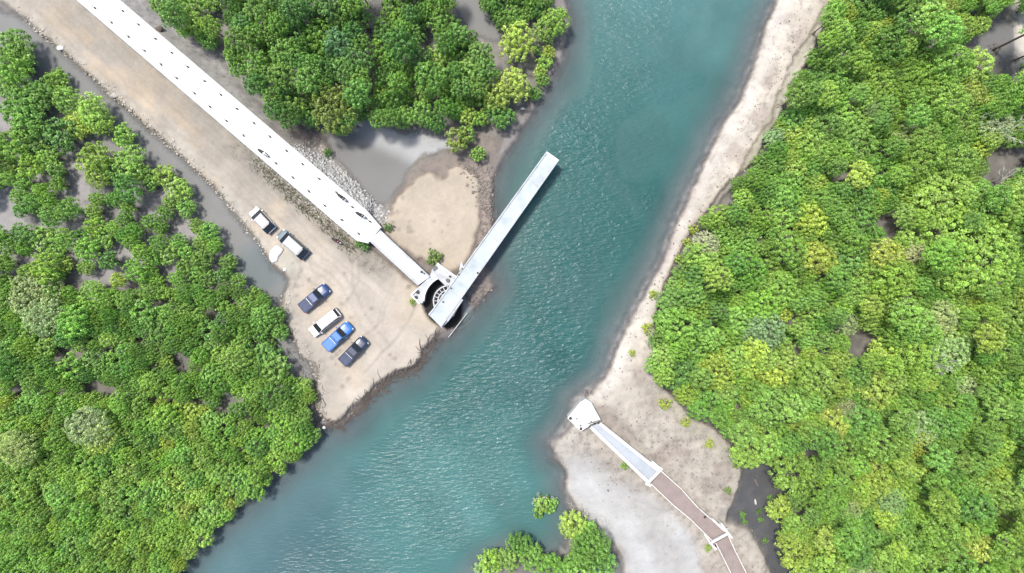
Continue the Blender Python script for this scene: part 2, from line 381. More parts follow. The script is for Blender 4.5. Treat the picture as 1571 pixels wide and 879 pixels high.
CREEK = [(-300,-180),(-20,8),(24,22),(89,77),(130,111),(174,152),(239,206),(297,261),(328,288),(370,340),(399,375),(418,410),(438,421),(444,430),(434,455),(430,474),(436,500),(450,530),(478,562),(484,598),(482,625),(492,645),(478,650),(450,600),(415,560),(405,480),(370,455),(320,390),(280,310),(245,275),(190,262),(90,245),(20,160),(10,110),(-80,60),(-300,-60)]
POND = [(498,215),(515,195),(560,180),(600,195),(650,205),(690,212),(696,228),(668,235),(645,245),(625,268),(612,290),(600,312),(580,318),(562,300),(540,275),(515,250)]
INLET = [(1120,700),(1150,702),(1200,705),(1240,735),(1215,770),(1205,820),(1225,870),(1260,960),(1195,960),(1178,880),(1165,840),(1140,808),(1108,790),(1130,748)]
TOPINLET = [(690,-40),(730,-20),(745,15),(790,45),(760,60),(740,55),(705,30)]
TR_POND = [(1490,75),(1500,50),(1540,30),(1560,50),(1575,80),(1560,120),(1520,80)]

# road axis in world metres (deck height 2.4)
RZ = 2.4
rA = P(132.6-.76*380, -15.4-.651*380, RZ); rB = P(132.6+.76*578, -15.4+.651*578, RZ)
rdir = (rB-rA); rlen = rdir.length; rdir.normalize(); rn = Vector((-rdir.y, rdir.x, 0))   # rn points north-east
PIV = P(689, 462, 0); 

# ------------------------------------------------------------------ terrain
def axis_pts(lo, hi, step, far):
    a = list(np.arange(lo, hi+1e-6, step)); g = step; x = hi; out = []
    while x < far: g *= 1.35; x += g; out.append(x)
    g = step; x = lo; inn = []
    while x > -far: g *= 1.35; x -= g; inn.append(x)
    return np.array(inn[::-1]+a+out)
gx = axis_pts(-84, 84, 0.28, 1500); gy = axis_pts(-50, 50, 0.28, 1500)
X, Y = np.meshgrid(gx, gy)
U = X*10+785.5; V = 439.5-Y*10
wx = (fbm(U/28, V/28, 4, 3)-.5)*22; wy = (fbm(U/28, V/28, 4, 9)-.5)*22
w2x = (fbm(U/9, V/9, 3, 31)-.5)*8; w2y = (fbm(U/9, V/9, 3, 37)-.5)*8
Uw, Vw = U+wx*.5+w2x, V+wy*.5+w2y
Us, Vs = U+w2x*.7, V+w2y*.7
nb = fbm(U/55, V/55, 5, 21); nf = fbm(U/12, V/12, 4, 22); nc = fbm(U/150, V/150, 3, 25)
H = 0.10+(nb-.5)*0.9+(nf-.5)*.16
C = np.zeros(X.shape+(3,)); C[:] = (0.105, 0.095, 0.082)
C *= (0.8+0.5*nf)[..., None]
SP = np.full(X.shape, .25); WET = np.full(X.shape, .6)
def lay(mask, h=None, c=None, sp=None, wet=None, hn=0.0):
    global H, C, SP, WET
    if h is not None: H = H*(1-mask)+(h+(nf-.5)*hn)*mask
    if c is not None: C = C*(1-mask[..., None])+np.asarray(c)*mask[..., None]
    if sp is not None: SP = SP*(1-mask)+sp*mask
    if wet is not None: WET = WET*(1-mask)+wet*mask
d_river = sdf(Us, Vs, RIVER); d_creek = sdf(Us, Vs, CREEK); d_pond = sdf(Uw, Vw, POND); d_inlet = sdf(Uw, Vw, INLET)
d_lot = sdf(Us, Vs, LOT); d_pen = sdf(Uw, Vw, PEN); d_penb = sdf(Uw, Vw, PENBASE); d_rs = sdf(Uw, Vw, ROADSIDE)
d_east = sdf(Us, Vs, EAST); d_ep = sdf(Uw, Vw, EASTPALE); d_tri = sdf(Uw, Vw, TOPINLET); d_trp = sdf(Uw, Vw, TR_POND)
# river bank mud strip
lay(sst(d_river, 30, 6), .12, (0.125, 0.112, 0.105), .5, .7, .1)
lay(sst(d_creek, 6, -10), -.32, (0.15, 0.145, 0.135), .1, .8, .06)
lay(sst(sdf(Uw, Vw, [(-200,100),(60,180),(250,262),(330,350),(345,430),(-200,430)]), 20, -10), None, (0.175, .163, .160), .4)
lay(sst(d_tri, 6, -6), -.25, (0.17, 0.165, 0.17), .1, .8)
lay(sst(d_inlet, 10, -8), -.10, (0.115, 0.11, 0.11), .3, .9, .22)
lay(sst(d_trp, 6, -6), -.15, (0.13, 0.125, 0.13), .1, .9)
lay(sst(sdf(Uw, Vw, [(1530,-60),(1545,10),(1560,45),(1556,120),(1572,160),(1620,160),(1620,-60)]), 6, -6), .3, (0.42, 0.38, 0.34), .4, .2)
lay(sst(d_rs, 8, -6), .38, (0.235, 0.22, 0.205), .9, .3, .25)
lay(sst(d_penb, 8, -5), .30, (0.135, 0.108, 0.090), .8, .5, .22)
brown = sst(pdist(Uw, Vw, [(430,205),(470,215),(505,225)]), 28, 8); lay(brown, None, (0.125, 0.098, 0.08), .5, .6)
lay(sst(d_pond, 6, -8), -.18, (0.12, 0.11, 0.097), .1, .9, .05)
sandc = np.array((0.282, 0.248, 0.204))[None, None]*(0.93+.16*nb)[..., None]
lay(sst(d_pen, 5, -4), .72, sandc*np.array((1.08, 1.04, .98)), .12, .1, .06)
# parking ground: dusty streaks along the road direction in its upper part
al = (U*.76+V*.651); ac = (U*.651-V*.76)
st = fbm(al/140, ac/13, 4, 41); st2 = fbm(al/60, ac/40, 4, 43)
k = sst(V, 380, 300)
lotc = sandc*(1+(.34*(st-.5)+.25*(st2-.5))*k)[..., None]
lotc = lotc*(1-k*.10)[..., None]*(1+(1-k)*.12)[..., None]
tan = sst(st2, .5, .7)[..., None]*np.array((0.03, .005, -.02)); lotc = lotc+tan*(0.4+.6*k)[..., None]
rz_off = ac-((133.3*.651+16.7*.76))     # distance (tenths of m) right of road axis
grey = np.maximum(sst(-rz_off, 75, 25)*sst(al, 640, 560)*.55, sst(-rz_off, 62, 40)*sst(al, 380, 450)*sst(al, 760, 700)*(.45+.9*(nf-.3)))
lotc = lotc*(1-grey[..., None])+np.array((0.155, .143, .118))*(0.7+.6*nf)[..., None]*grey[..., None]
lay(sst(d_lot, 3, -4), .75, lotc, .10, .08, .05)
edge = sst(np.abs(d_lot+9), 14, 2)*sst(V, 640, 560)*(U < 500); lay(sst(-rz_off, 60, 40)*sst(al, 380, 450)*sst(al, 760, 700)*(d_lot < 0), None, None, 1.0)
lay(edge*.55*sst(nf, .35, .6), None, (0.36, 0.33, 0.28), .9)
lay(sst(pdist(Uw, Vw, [(446,430),(440,470),(450,510),(475,545),(498,575),(494,630)]), 26, 6)*(d_lot < 2)*.55, None, (0.25, .225, .195), 1.0)
lay(sst(pdist(U, V, [(448,402),(452,404)]), 19, 14)*.45, None, (0.30, .30, .245), .1)
for ln in ([(60,20),(200,150),(330,270),(420,345),(480,400),(520,430)],[(100,10),(230,130),(350,240),(440,320),(520,400),(590,460)],[(420,345),(470,420),(500,450)],[(520,430),(560,500),(590,540)],[(540,400),(545,440),(520,480)],[(600,440),(580,500),(545,530)],[(640,470),(600,530),(560,570)]):
    for o_ in (0, 15):
        l2_ = [(a+o_*.65, b-o_*.75) for a, b in ln]; dd = pdist(U+wx*.5, V+wy*.5, l2_)
        lay(sst(dd, 3.2, 1.0)*.38*(.4+1.1*fbm(U/25, V/25, 2, 90))*(d_lot < -3), None, sandc*.78)
        lay(sst(np.abs(dd-4.5), 2, .5)*.2*(d_lot < -3), None, sandc*1.18)
# footprints / oil spots
rs = np.random.RandomState(5)
for (cx, cy, n, sx, sy) in ((458,425,12,8,18),(560,420,14,60,40),(615,345,10,18,14),(520,560,14,20,25),(570,500,8,40,30),(655,330,6,40,20)):
    for i in range(n):
        a, b = cx+rs.randn()*sx, cy+rs.randn()*sy; r = 1.4+rs.rand()*2
        lay(sst(np.hypot(U-a, V-b), r+1.6, r-.6)*.55, None, (0.17, .14, .115))
# east bank: pale cracked silt, eroded scarp, weed speckle
ec = np.array((0.328, 0.294, 0.250))[None, None]*(0.86+.3*nf)[..., None]*(.93+.14*nb)[..., None]
brn = sst(fbm(U/30, V/30, 5, 55), .50, .64)*.6
ec = ec*(.9+.22*fbm(U/7, V/7, 3, 58))[..., None]*(1-brn[..., None])+np.array((0.225, .185, .158))*brn[..., None]
lowe = sst(V, 560, 640)
ec = ec*(1-.08*lowe+.16*(1-lowe))[..., None]
crk = np.abs(fbm(U/14, V/14, 4, 71)-.5); ec = ec*(1-.30*sst(crk, .035, .005)*(fbm(U/40, V/40, 2, 72) > .42))[..., None]
lay(sst(d_east, 1.5, -3), .85, ec, .45, .1, .25)
lay(sst(d_east, -2, -9)*sst(d_river, 30, 12)*.5, None, (0.47, .445, .405), .2)
lay(sst(d_east, 4, -6)*sst(V, 600, 660), None, None, .8)
lay(sst(d_ep, 10, -14)*.9, .55, (0.325, .325, .318), .15, .3, .04)
lay(sst(pdist(Uw, Vw, [(850,690),(900,700),(960,745),(1000,790),(1040,879)]), 34, 8)*.4, None, (0.235, .215, .185), .8)
scarp = pdist(Uw, Vw, [(1262,20),(1222,82),(1212,100),(1190,160),(1182,190),(1160,215),(1135,262),(1112,292),(1095,312)])
lay(sst(scarp, 3.2, .8), .45, (0.15, .13, .115), .3)
east_of = sst(scarp, 18, 6)*(d_east < 0)*((U-1235)*.9+(V-60)*.45 > 0)
lay(east_of*.6, None, (0.22, .21, .15), .4)
for ln, q in (([(1137,700),(1143,735),(1125,765),(1100,792)], .6), ([(1120,795),(1150,815),(1170,850),(1178,879)], .5), ([(860,704),(845,690),(850,676)], .5), ([(945,640),(1000,700),(1040,720)], .25)):
    dd = pdist(Uw, Vw, ln); lay(sst(dd, 7, 1)*q, None, (0.17, .155, .14), .5)
lay(sst(pdist(Uw, Vw, [(990,590),(1060,650),(1110,690),(1132,730)]), 14, 4)*.45, None, (0.27, .255, .20), .9)
# rubble ground around the swing-bridge pier
lay(sst(sdf(Uw, Vw, [(705,425),(752,432),(755,448),(735,468),(705,495),(695,505),(680,515),(665,518),(690,480)]), 5, -5)*.85, .22, (0.13, .11, .10), .9, .5, .3)
lay(sst(pdist(Uw, Vw, [(745,265),(748,300),(747,350),(736,390)]), 15, 7)*(d_pen > -2), None, (0.19, .15, .125), .9)
# river bed
RB = -0.05-2.6*sst(-d_river, 2, 85)-.5*sst(-d_river, 0, 14)
mr_ = sst(d_river, 2.5, -2.5)
H = H*(1-mr_)+RB*mr_; C = C*(1-mr_[..., None])+np.array((0.125, .115, .11))*(.75+.5*nf)[..., None]*mr_[..., None]; WET = np.maximum(WET, mr_*.9)
wl = sst(np.abs(d_river+1.5), 4.5, .5)*(fbm(U/10, V/10, 3, 77) > .42)      # wet dark line at the water's edge
C = C*(1-.35*wl[..., None])
# embankment under the white road
rx = (X-rA.x)*rdir.x+(Y-rA.y)*rdir.y; ry = (X-rA.x)*rn.x+(Y-rA.y)*rn.y
rend = np.clip((rlen-1.2-rx-np.where(ry > 0, (ry)*.5, 0))/1.2, 0, 1)
hr = RZ-.25-np.clip((np.abs(ry)-2.02)/np.where(ry > 0, 1.9, .35), 0, 1)*(RZ-.25-np.where(ry > 0, .35, .6))
inr = sst(np.abs(ry), np.where(ry > 0, 4.0, 2.7), np.where(ry > 0, 3.6, 2.3))*rend
H = H*(1-inr)+hr*inr
C = C*(1-inr[..., None]*.6)+np.array((0.27, .26, .245))*(.7+.6*nf)[..., None]*inr[..., None]*.6
# turntable pit: dark wet floor, its deep shade painted into the colour
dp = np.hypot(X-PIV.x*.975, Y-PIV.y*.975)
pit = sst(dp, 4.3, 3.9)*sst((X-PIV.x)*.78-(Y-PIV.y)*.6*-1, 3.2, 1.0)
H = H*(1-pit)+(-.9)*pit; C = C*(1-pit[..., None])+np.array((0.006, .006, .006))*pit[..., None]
sx_, sy_ = P(660, 490).x, P(660, 490).y
# far ground: scrub green-brown
far = sst(np.maximum(np.abs(X)-95, np.abs(Y)-62), 0, 10)*(d_river > 10)
C = C*(1-far[..., None])+np.array((0.06, .075, .03))*far[..., None]
ny, nx = X.shape
idx = np.arange(nx*ny).reshape(ny, nx)
F = np.stack([idx[:-1, :-1], idx[:-1, 1:], idx[1:, 1:], idx[1:, :-1]], -1).reshape(-1, 4)
me = np_mesh('ground', np.stack([X, Y, H], -1).reshape(-1, 3), F, [M['ground']], C.reshape(-1, 3), True, extra={'speck': SP, 'wet': WET})
ground = bpy.data.objects.new('ground', me); COL.objects.link(ground); tag(ground, kind='structure')
def gz(x, y):
    i = int(np.clip(np.searchsorted(gx, x)-1, 0, nx-2)); j = int(np.clip(np.searchsorted(gy, y)-1, 0, ny-2))
    fx = (x-gx[i])/(gx[i+1]-gx[i]); fy = (y-gy[j])/(gy[j+1]-gy[j])
    return float((H[j, i]*(1-fx)+H[j, i+1]*fx)*(1-fy)+(H[j+1, i]*(1-fx)+H[j+1, i+1]*fx)*fy)
def G(px, py, dz=0.0):
    """point standing on the ground at plan position"""
    p = P(px, py, 0.7); z = gz(p.x, p.y); p = P(px, py, z); p.z = z+dz; return p

# ------------------------------------------------------------------ water sheet
s2 = 2
Xw, Yw, Hw = X[::s2, ::s2], Y[::s2, ::s2], H[::s2, ::s2]
Uq, Vq = U[::s2, ::s2], V[::s2, ::s2]
dr = d_river[::s2, ::s2]; dc = d_creek[::s2, ::s2]; dpd = d_pond[::s2, ::s2]; din = d_inlet[::s2, ::s2]
depth = np.clip(-Hw, 0, 3)
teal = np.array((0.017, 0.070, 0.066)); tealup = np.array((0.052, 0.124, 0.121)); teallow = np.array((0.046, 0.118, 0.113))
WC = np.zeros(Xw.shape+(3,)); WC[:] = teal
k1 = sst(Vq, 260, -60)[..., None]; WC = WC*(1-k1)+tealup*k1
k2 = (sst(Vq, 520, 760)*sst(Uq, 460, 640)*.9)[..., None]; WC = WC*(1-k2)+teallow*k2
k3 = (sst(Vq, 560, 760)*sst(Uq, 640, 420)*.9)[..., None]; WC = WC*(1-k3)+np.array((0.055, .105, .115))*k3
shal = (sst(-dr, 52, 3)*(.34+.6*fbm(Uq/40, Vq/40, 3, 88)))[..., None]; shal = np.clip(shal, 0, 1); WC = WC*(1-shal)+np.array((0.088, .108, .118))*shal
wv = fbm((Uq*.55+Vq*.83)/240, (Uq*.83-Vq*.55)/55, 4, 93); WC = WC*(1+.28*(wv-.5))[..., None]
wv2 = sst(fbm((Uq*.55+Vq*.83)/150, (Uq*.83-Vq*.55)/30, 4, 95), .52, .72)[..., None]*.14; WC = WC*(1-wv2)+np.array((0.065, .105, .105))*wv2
greyw = np.array((0.146, 0.144, 0.138))
kk = sst(dr, -6, 8)[..., None]; WC = WC*(1-kk)+greyw*kk
kc = (sst(Vq, 300, 400)*sst(np.hypot(Uq-400, (Vq-410)), 60, 20)*(dr > 0))[..., None]; WC = WC*(1-kc*.6)+np.array((0.07, .098, .105))*kc*.6
pw = (sst(dpd, 8, -2)*sst((Uq-600)*.5-(Vq-225)*1.0+12*(nb[::s2, ::s2]-.5), -22, 10))[..., None]  # bright sky reflection painted into the pond's water colour
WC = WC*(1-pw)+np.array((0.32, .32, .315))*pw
ki = sst(din, 8, -8)[..., None]; WC = WC*(1-ki)+np.array((0.06, .063, .068))*ki
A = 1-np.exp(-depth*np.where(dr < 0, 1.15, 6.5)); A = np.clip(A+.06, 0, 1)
pitw = sst(np.hypot(Xw-PIV.x*.975, Yw-PIV.y*.975), 5.2, 4.6)*(Xw < PIV.x+2.2)*(dr > -3)  # pit water painted near black in place of the pit's shade
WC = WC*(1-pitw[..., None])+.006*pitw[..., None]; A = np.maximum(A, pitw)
lown = sst(Vq, 360, 640)
RP = sst(-dr, 8, 80)*(.14+1.7*np.clip(fbm(Uq/110, Vq/110, 4, 61)-.40, 0, 1)+.40*lown*sst(np.abs((Uq-700)*.8+(Vq-700)*.6), 160, 30))+.03
calm = sst(np.minimum(pdist(Uq, Vq, [(720,470),(650,580),(560,660),(430,790),(330,900)]), 400), 60, 10)
RP = RP*(1-.7*calm)
ny2, nx2 = Xw.shape; idx = np.arange(nx2*ny2).reshape(ny2, nx2)
F = np.stack([idx[:-1, :-1], idx[:-1, 1:], idx[1:, 1:], idx[1:, :-1]], -1).reshape(-1, 4)
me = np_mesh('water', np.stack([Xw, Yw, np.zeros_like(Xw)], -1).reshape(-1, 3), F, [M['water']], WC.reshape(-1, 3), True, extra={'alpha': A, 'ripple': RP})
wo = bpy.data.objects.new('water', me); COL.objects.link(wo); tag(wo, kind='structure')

# ------------------------------------------------------------------ white road, revetment
road = MB()
rp = [rA+rn*1.86, rB-rdir*3.2+rn*2.08, P(583,350.5,RZ), P(566.5,371,RZ), rB-rdir*1.3-rn*2.02, rA-rn*1.86]
road.prism([(p.x, p.y) for p in rp], RZ-.75, RZ)
ro = road.build('road', M['road']); tag(ro, kind='structure')
kb = MB()
for sgn in (1, -1):
    a = rA+rn*sgn*1.95; b = rB+rn*sgn*(2.16 if sgn > 0 else 2.10)-rdir*(3.2 if sgn > 0 else 1.3); e = P(584.5,349.5,RZ) if sgn > 0 else P(565.5,372.5,RZ)
    kb.beam((a.x, a.y, RZ+.07), (b.x, b.y, RZ+.07), .22, .95, .03)
    kb.beam((b.x, b.y, RZ+.066), (e.x, e.y, RZ+.066), .22, .95, .03)
ko = kb.build('kerbs', M['kerb']); tag(ko, kind='structure')
# road end widening by the bridge
we = MB()
ab = [P(548,332,RZ), P(590,348,RZ), P(578,372,RZ), P(563,377,RZ), P(545,364,RZ)]
# ------------------------------------------------------------------ short span between road and pivot pier
def span_obj(name, label, cat, L0, L1, R0, R1, z0, z1, deckmat, kw=.25, kh=.22, girder=.5, kmat=None):
    """deck between two edge lines (world points)"""
    c = (L0+L1+R0+R1)/4
    o = empty(name, (c.x, c.y, 0), 0, label, cat)
    def loc(p): return Vector((p.x-c.x, p.y-c.y, p.z))
    L0, L1, R0, R1 = map(loc, (L0, L1, R0, R1))
    s = MB(); th = .22
    q = [L0, R0, R1, L1]
    s.add([v for v in q]+[v-Vector((0, 0, th)) for v in q], [[0, 1, 2, 3], [7, 6, 5, 4]]+[[i, (i+1) % 4, 4+(i+1) % 4, 4+i] for i in range(4)])
    s.build('deck', deckmat, o)
    nj = max(1, int((L1-L0).length/4.5))
    for i in range(1, nj):
        a = L0.lerp(L1, i/nj)+Vector((0, 0, .006)); b = R0.lerp(R1, i/nj)+Vector((0, 0, .006)); e_ = (b-a).normalized()*(kw+.02)
        j_ = MB(); j_.beam(a+e_, b-e_, .07, .05); j_.build('expansion_joint', M['wallside'], o)
    for a, b, in_ in ((L0, L1, (R0-L0).normalized()), (R0, R1, (L0-R0).normalized())):
        k_ = MB(); off = in_*(kw/2-.003); up = Vector((0, 0, kh))
        k_.beam(a+off+up, b+off+up, kw, kh+th+.06, .03); k_.build('kerb', kmat or M['concrete'], o)
        g_ = MB(); off = in_*(kw+.25); dn = Vector((0, 0, -th-.004))
        g_.beam(a+off+dn, b+off+dn, .3, girder, 0); g_.build('girder', M['wallside'], o)
    return o
SZ = 2.55
sp = span_obj('short_bridge', 'short pale fixed bridge span joining the white road to the swing bridge pier', 'bridge',
              P(566,369,SZ), P(641,438,SZ), P(584,353,SZ), P(660,424,SZ), SZ, SZ, M['deckw'], .26, .2)

# ------------------------------------------------------------------ pivot pier
pc = PIV.copy()
pier = empty('pivot_pier', (pc.x, pc.y, 0), 0, 'white concrete swing bridge pier with curved edge around a black turntable pit', 'pier')
def l2(px, py, z): 
    p = P(px, py, z); return (p.x-pc.x, p.y-pc.y)
PZ = 2.45
arc = []
for i in range(12):
    a = math.radians(-116.6-(179-116.6)*i/11); arc.append((689+39*math.cos(a), 462+39*math.sin(a)))
outl = arc+[(648,465),(643,466.5),(629.5,452.5),(641,441.5),(659,425),(663,412),(671.5,403),(703,425.5),(697,436),(684,439)]
m_ = MB(); m_.prism([l2(a, b, PZ) for a, b in outl], -1.2, PZ); m_.build('platform', M['concrete'], pier)
m_ = MB()
cop = [l2(a, b, PZ+.12) for a, b in arc]
for a, b in zip(cop[:-1], cop[1:]): m_.beam((a[0]*1.01, a[1]*1.01, PZ+.12), (b[0]*1.01, b[1]*1.01, PZ+.12), .26, .3, .02)
m_.build('curved_coping', M['white_paint'], pier)
for (a, b, c_, d_) in ((671.5,403,703,425.5),(629.5,452.5,643,466.5),(629.5,452.5,640,442.5)):
    m_ = MB(); p, q = l2(a, b, PZ), l2(c_, d_, PZ); vx = Vector((q[0]-p[0], q[1]-p[1], 0)).normalized(); nn = Vector((-vx.y, vx.x, 0))
    cen = Vector((l2(660, 440, PZ)[0], l2(660, 440, PZ)[1], 0)); mid = Vector(((p[0]+q[0])/2, (p[1]+q[1])/2, 0))
    if (cen-mid).dot(nn) < 0: nn = -nn
    m_.beam((p[0]+nn.x*.12, p[1]+nn.y*.12, PZ+.3), (q[0]+nn.x*.12, q[1]+nn.y*.12, PZ+.3), .22, .5, .03)
    m_.build('parapet', M['white_paint'], pier)
m_ = MB(); m_.smooth = False; m_.cyl((0, 0), 1.35, -1.2, 2.0, 32); m_.build('drum', M['rockdark'], pier)  # dark rock colour on the drum stands in for pit shade
# machinery recess and dark hatch on the platform
h_ = MB(); a = l2(667.5, 411.5, PZ+.02); h_.obox((a[0], a[1], PZ+.02), (.75, .6, .1), .6, .02); h_.build('hatch', M['darkmetal'], pier)
a = l2(687, 430, PZ+.02); w_ = MB(); w_.cyl((a[0], a[1]), .28, PZ-.02, PZ+.35, 16); w_.build('winch_drum', M['darkmetal'], pier)
# bollards on the pier and decks
def bollard(loc, r=.13, h=.35, label='', group=None):
    o = empty('bollard', loc, 0, label, 'bollard', group)
    m = MB(); m.cyl((0, 0), r, -.02, h*.75, 12, r*.85); m.build('post', M['darkmetal'], o)
    m = MB(); m.cyl((0, 0), r*1.35, h*.75, h, 12, r*1.1); m.build('cap', M['black'], o)
    return o
for (px, py, z, r, l) in ((641,448,PZ,.20,'larger black bollard nearer the fixed span on the pier left wing'),(638.5,456,PZ,.18,'black bollard on the outer tip of the pier left wing'),
        (690.5,424,PZ,.12,'small black bollard on the right arm of the swing pier'),(698,428.5,PZ,.11,'small black bollard at the right arm end touching the swing deck'),
        (733,418.7,3.2,.12,'single black bollard on the river edge of the swing deck'),(709,412,3.2,.08,'small dark bollard on the land edge of the swing deck nearest the spike'),
        (704,421,3.2,.08,'small dark bollard on swing deck just above the gear ring'),(692,442,3.2,.08,'small dark bollard on swing deck at the gear ring end'),
        (680,463,3.2,.09,'small dark bollard on swing deck beside the gear ring middle'),(647,417,2.57,.13,'dark bollard on the fixed span near the pier'),(651,419.5,2.57,.09,'smaller dark bollard right beside another at the fixed span end')):
    p = P(px, py, z); bollard(p, r, .35, l, 'black bollards on the swing bridge and pier')

# ------------------------------------------------------------------ swing bridge
DZ = 3.2
A1, A2 = P(838.7,232,DZ), P(858,245.6,DZ); B1, B2 = P(657.5,483,DZ), P(677.5,501.5,DZ)
sw = span_obj('swing_bridge', 'long narrow grey white swing bridge deck turned out over the teal river', 'bridge',
              A1, B1, A2, B2, DZ, DZ, M['deck'], .2, .16, .55)
so = Vector(sw.location)
m_ = MB()
def ls(px, py, z): p = P(px, py, z)-so; return Vector((p.x, p.y, z))
cw = [ls(657,482,2.95), ls(677.5,503,2.95), ls(696,484,2.95), ls(703,470,2.95), ls(672,464,2.95)]
m_.prism([(p.x, p.y) for p in cw], 1.5, 2.93); m_.build('counterweight', M['concrete'], sw)
m_ = MB(); e_ = [ls(686,492,DZ+.05), ls(709,459,DZ+.05)]
m_.beam(e_[0], e_[1], .42, .35, .05); m_.build('edge_ledge', M['concrete'], sw)
m_ = MB(); m_.beam(ls(838,233.5,DZ+.1), ls(857,247,DZ+.1), .3, .4, .03); m_.build('end_beam', M['white_paint'], sw)
pl = (PIV.x*1.0-so.x, PIV.y-so.y)
pvx = P(689, 462, 2.3)-so; cc = (pvx.x, pvx.y)
gr = MB(); gr.ring(cc, 2.25, 2.44, 2.12, 2.34, 48, math.radians(62), math.radians(246)); g1 = gr.build('gear_ring', M['concrete'], sw)
gr = MB(); gr.ring(cc, 1.60, 1.76, 2.12, 2.34, 40, math.radians(62), math.radians(246)); gr.build('roller_ring', M['concrete'], sw)
for i in range(12):
    a = math.radians(64+16.4*i)
    gr = MB(); gr.obox((cc[0]+2.0*math.cos(a), cc[1]+2.0*math.sin(a), 2.23), (.52, .10, .12), a)
    gr.build('ring_tie', M['concrete'], g1)
for i in range(6):
    a = math.radians(70+34*i)
    gr = MB(); gr.obox((cc[0]+.95*math.cos(a), cc[1]+.95*math.sin(a), 2.2), (1.3, .12, .12), a)
    gr.build('spoke', M['concrete'], g1)
m_ = MB(); m_.cyl(cc, .45, 1.9, 2.9, 20); m_.build('pivot_bearing', M['darkmetal'], sw)
m_ = MB(); a = ls(707,414,DZ); b = ls(708.5,402,DZ+.2)
m_.add([ls(704,416,DZ), ls(711,409,DZ), ls(707.5,400.5,DZ+.5), ls(705,416.5,DZ-.3), ls(712,409.5,DZ-.3), ls(708,401,DZ+.42)], [[0,1,2],[5,4,3],[0,3,4,1],[1,4,5,2],[2,5,3,0]])
m_.build('end_gate_flap', M['white_paint'], sw)
# low wall in the shallows
m_ = MB(); a, b = P(688,517.5,.35), P(717,480,.35); c = (a+b)/2
m_.beam(a-Vector((c.x,c.y,0)), b-Vector((c.x,c.y,0)), .12, 1.3, 0)
o = m_.build('sheet_pile_wall', M['concrete']); o.location = (c.x, c.y, 0)
tag(o, 'thin low concrete wall in the shallows beside the swing bridge counterweight', 'wall')

# ------------------------------------------------------------------ east landing, trough bridge, walkway
EZ = 2.3
c = P(897, 632, EZ); ep = empty('landing_pier', (c.x, c.y, 0), 0, 'white concrete landing pier on the right bank facing the river', 'pier')
def le(px, py, z=EZ): p = P(px, py, z); return (p.x-c.x, p.y-c.y)
pts = [(871.5,641),(892,616),(898.5,611.5),(907,617),(922,645),(904,652),(891,660)]
m_ = MB(); m_.prism([le(*p) for p in pts], -.6, EZ); m_.build('platform', M['kerb'], ep)
m_ = MB()
for a, b in zip([pts[0], pts[6], pts[1]], [pts[6], pts[5], pts[0]]):
    p, q = le(*a), le(*b); m_.beam((p[0], p[1], EZ+.22), (q[0], q[1], EZ+.22), .2, .4, .02)
m_.build('edge_beam', M['white_paint'], ep)
m_ = MB(); a = le(902,650); b = le(921,644.5); m_.beam((a[0], a[1], EZ+.02), (b[0], b[1], EZ+.02), .12, .1); m_.build('expansion_joint', M['darkmetal'], ep)
for (px, py, r, l) in ((874.8,641.5,.17,'black bollard on the river corner of the landing pier'),(891,657.5,.17,'black bollard on the downstream corner of the landing pier'),
        (890.5,652.5,.08,'tiny dark bollard just inside the downstream corner of the landing pier'),(904,654,.1,'leftmost dark bollard in the row where landing pier meets trough bridge'),
        (911.5,649.5,.13,'middle dark bollard in the row where landing pier meets trough bridge'),(918,648,.13,'rightmost large bollard in the row at the start of the trough bridge'),
        (906.5,646.5,.07,'tiny dark bollard behind the row on the landing pier'),(923,649,.08,'small dark bollard at the upper end of the trough bridge parapet'),(884.5,642,.06,'tiny dark stud in the middle of the landing pier floor')):
    p = P(px, py, EZ); bollard(p, r, .3, l, 'black bollards on the landing pier')
tb = span_obj('trough_bridge', 'straight pale concrete trough bridge with thick white parapets on the right bank', 'bridge',
              P(903.5,655.5,2.25), P(993,741,2.05), P(922,648,2.25), P(1012,720,2.05), 2, 2, M['deck2'], .52, .38, .7, M['kerb'])
tl = Vector(tb.location)
m_ = MB(); a = P(991,744,2.3)-tl; b = P(1016,718,2.3)-tl
m_.beam((a.x, a.y, 2.36), (b.x, b.y, 2.36), .5, .9, .03); m_.build('end_sill', M['kerb'], tb)
for (p0, p1) in (((992,741),(999,746)),((1000,708),(1015,721))):
    m_ = MB(); a = P(*p0, 2.3)-tl; b = P(*p1, 2.3)-tl; m_.beam((a.x, a.y, 2.3), (b.x, b.y, 2.3), .4, 2.0, .03); m_.build('wing_block', M['kerb'], tb)
for i, t in enumerate((.25, .6, .95)):
    m_ = MB(); a = P(903.5+(993-903.5)*t, 655.5+(741-655.5)*t, 1)-tl; b = P(922+(1012-922)*t, 648+(720-648)*t, 1)-tl
    m_.beam((a.x, a.y, 1.5), (b.x, b.y, 1.5), .5, 1.6); m_.build('support_wall', M['wallside'], tb)
WZ = 1.75
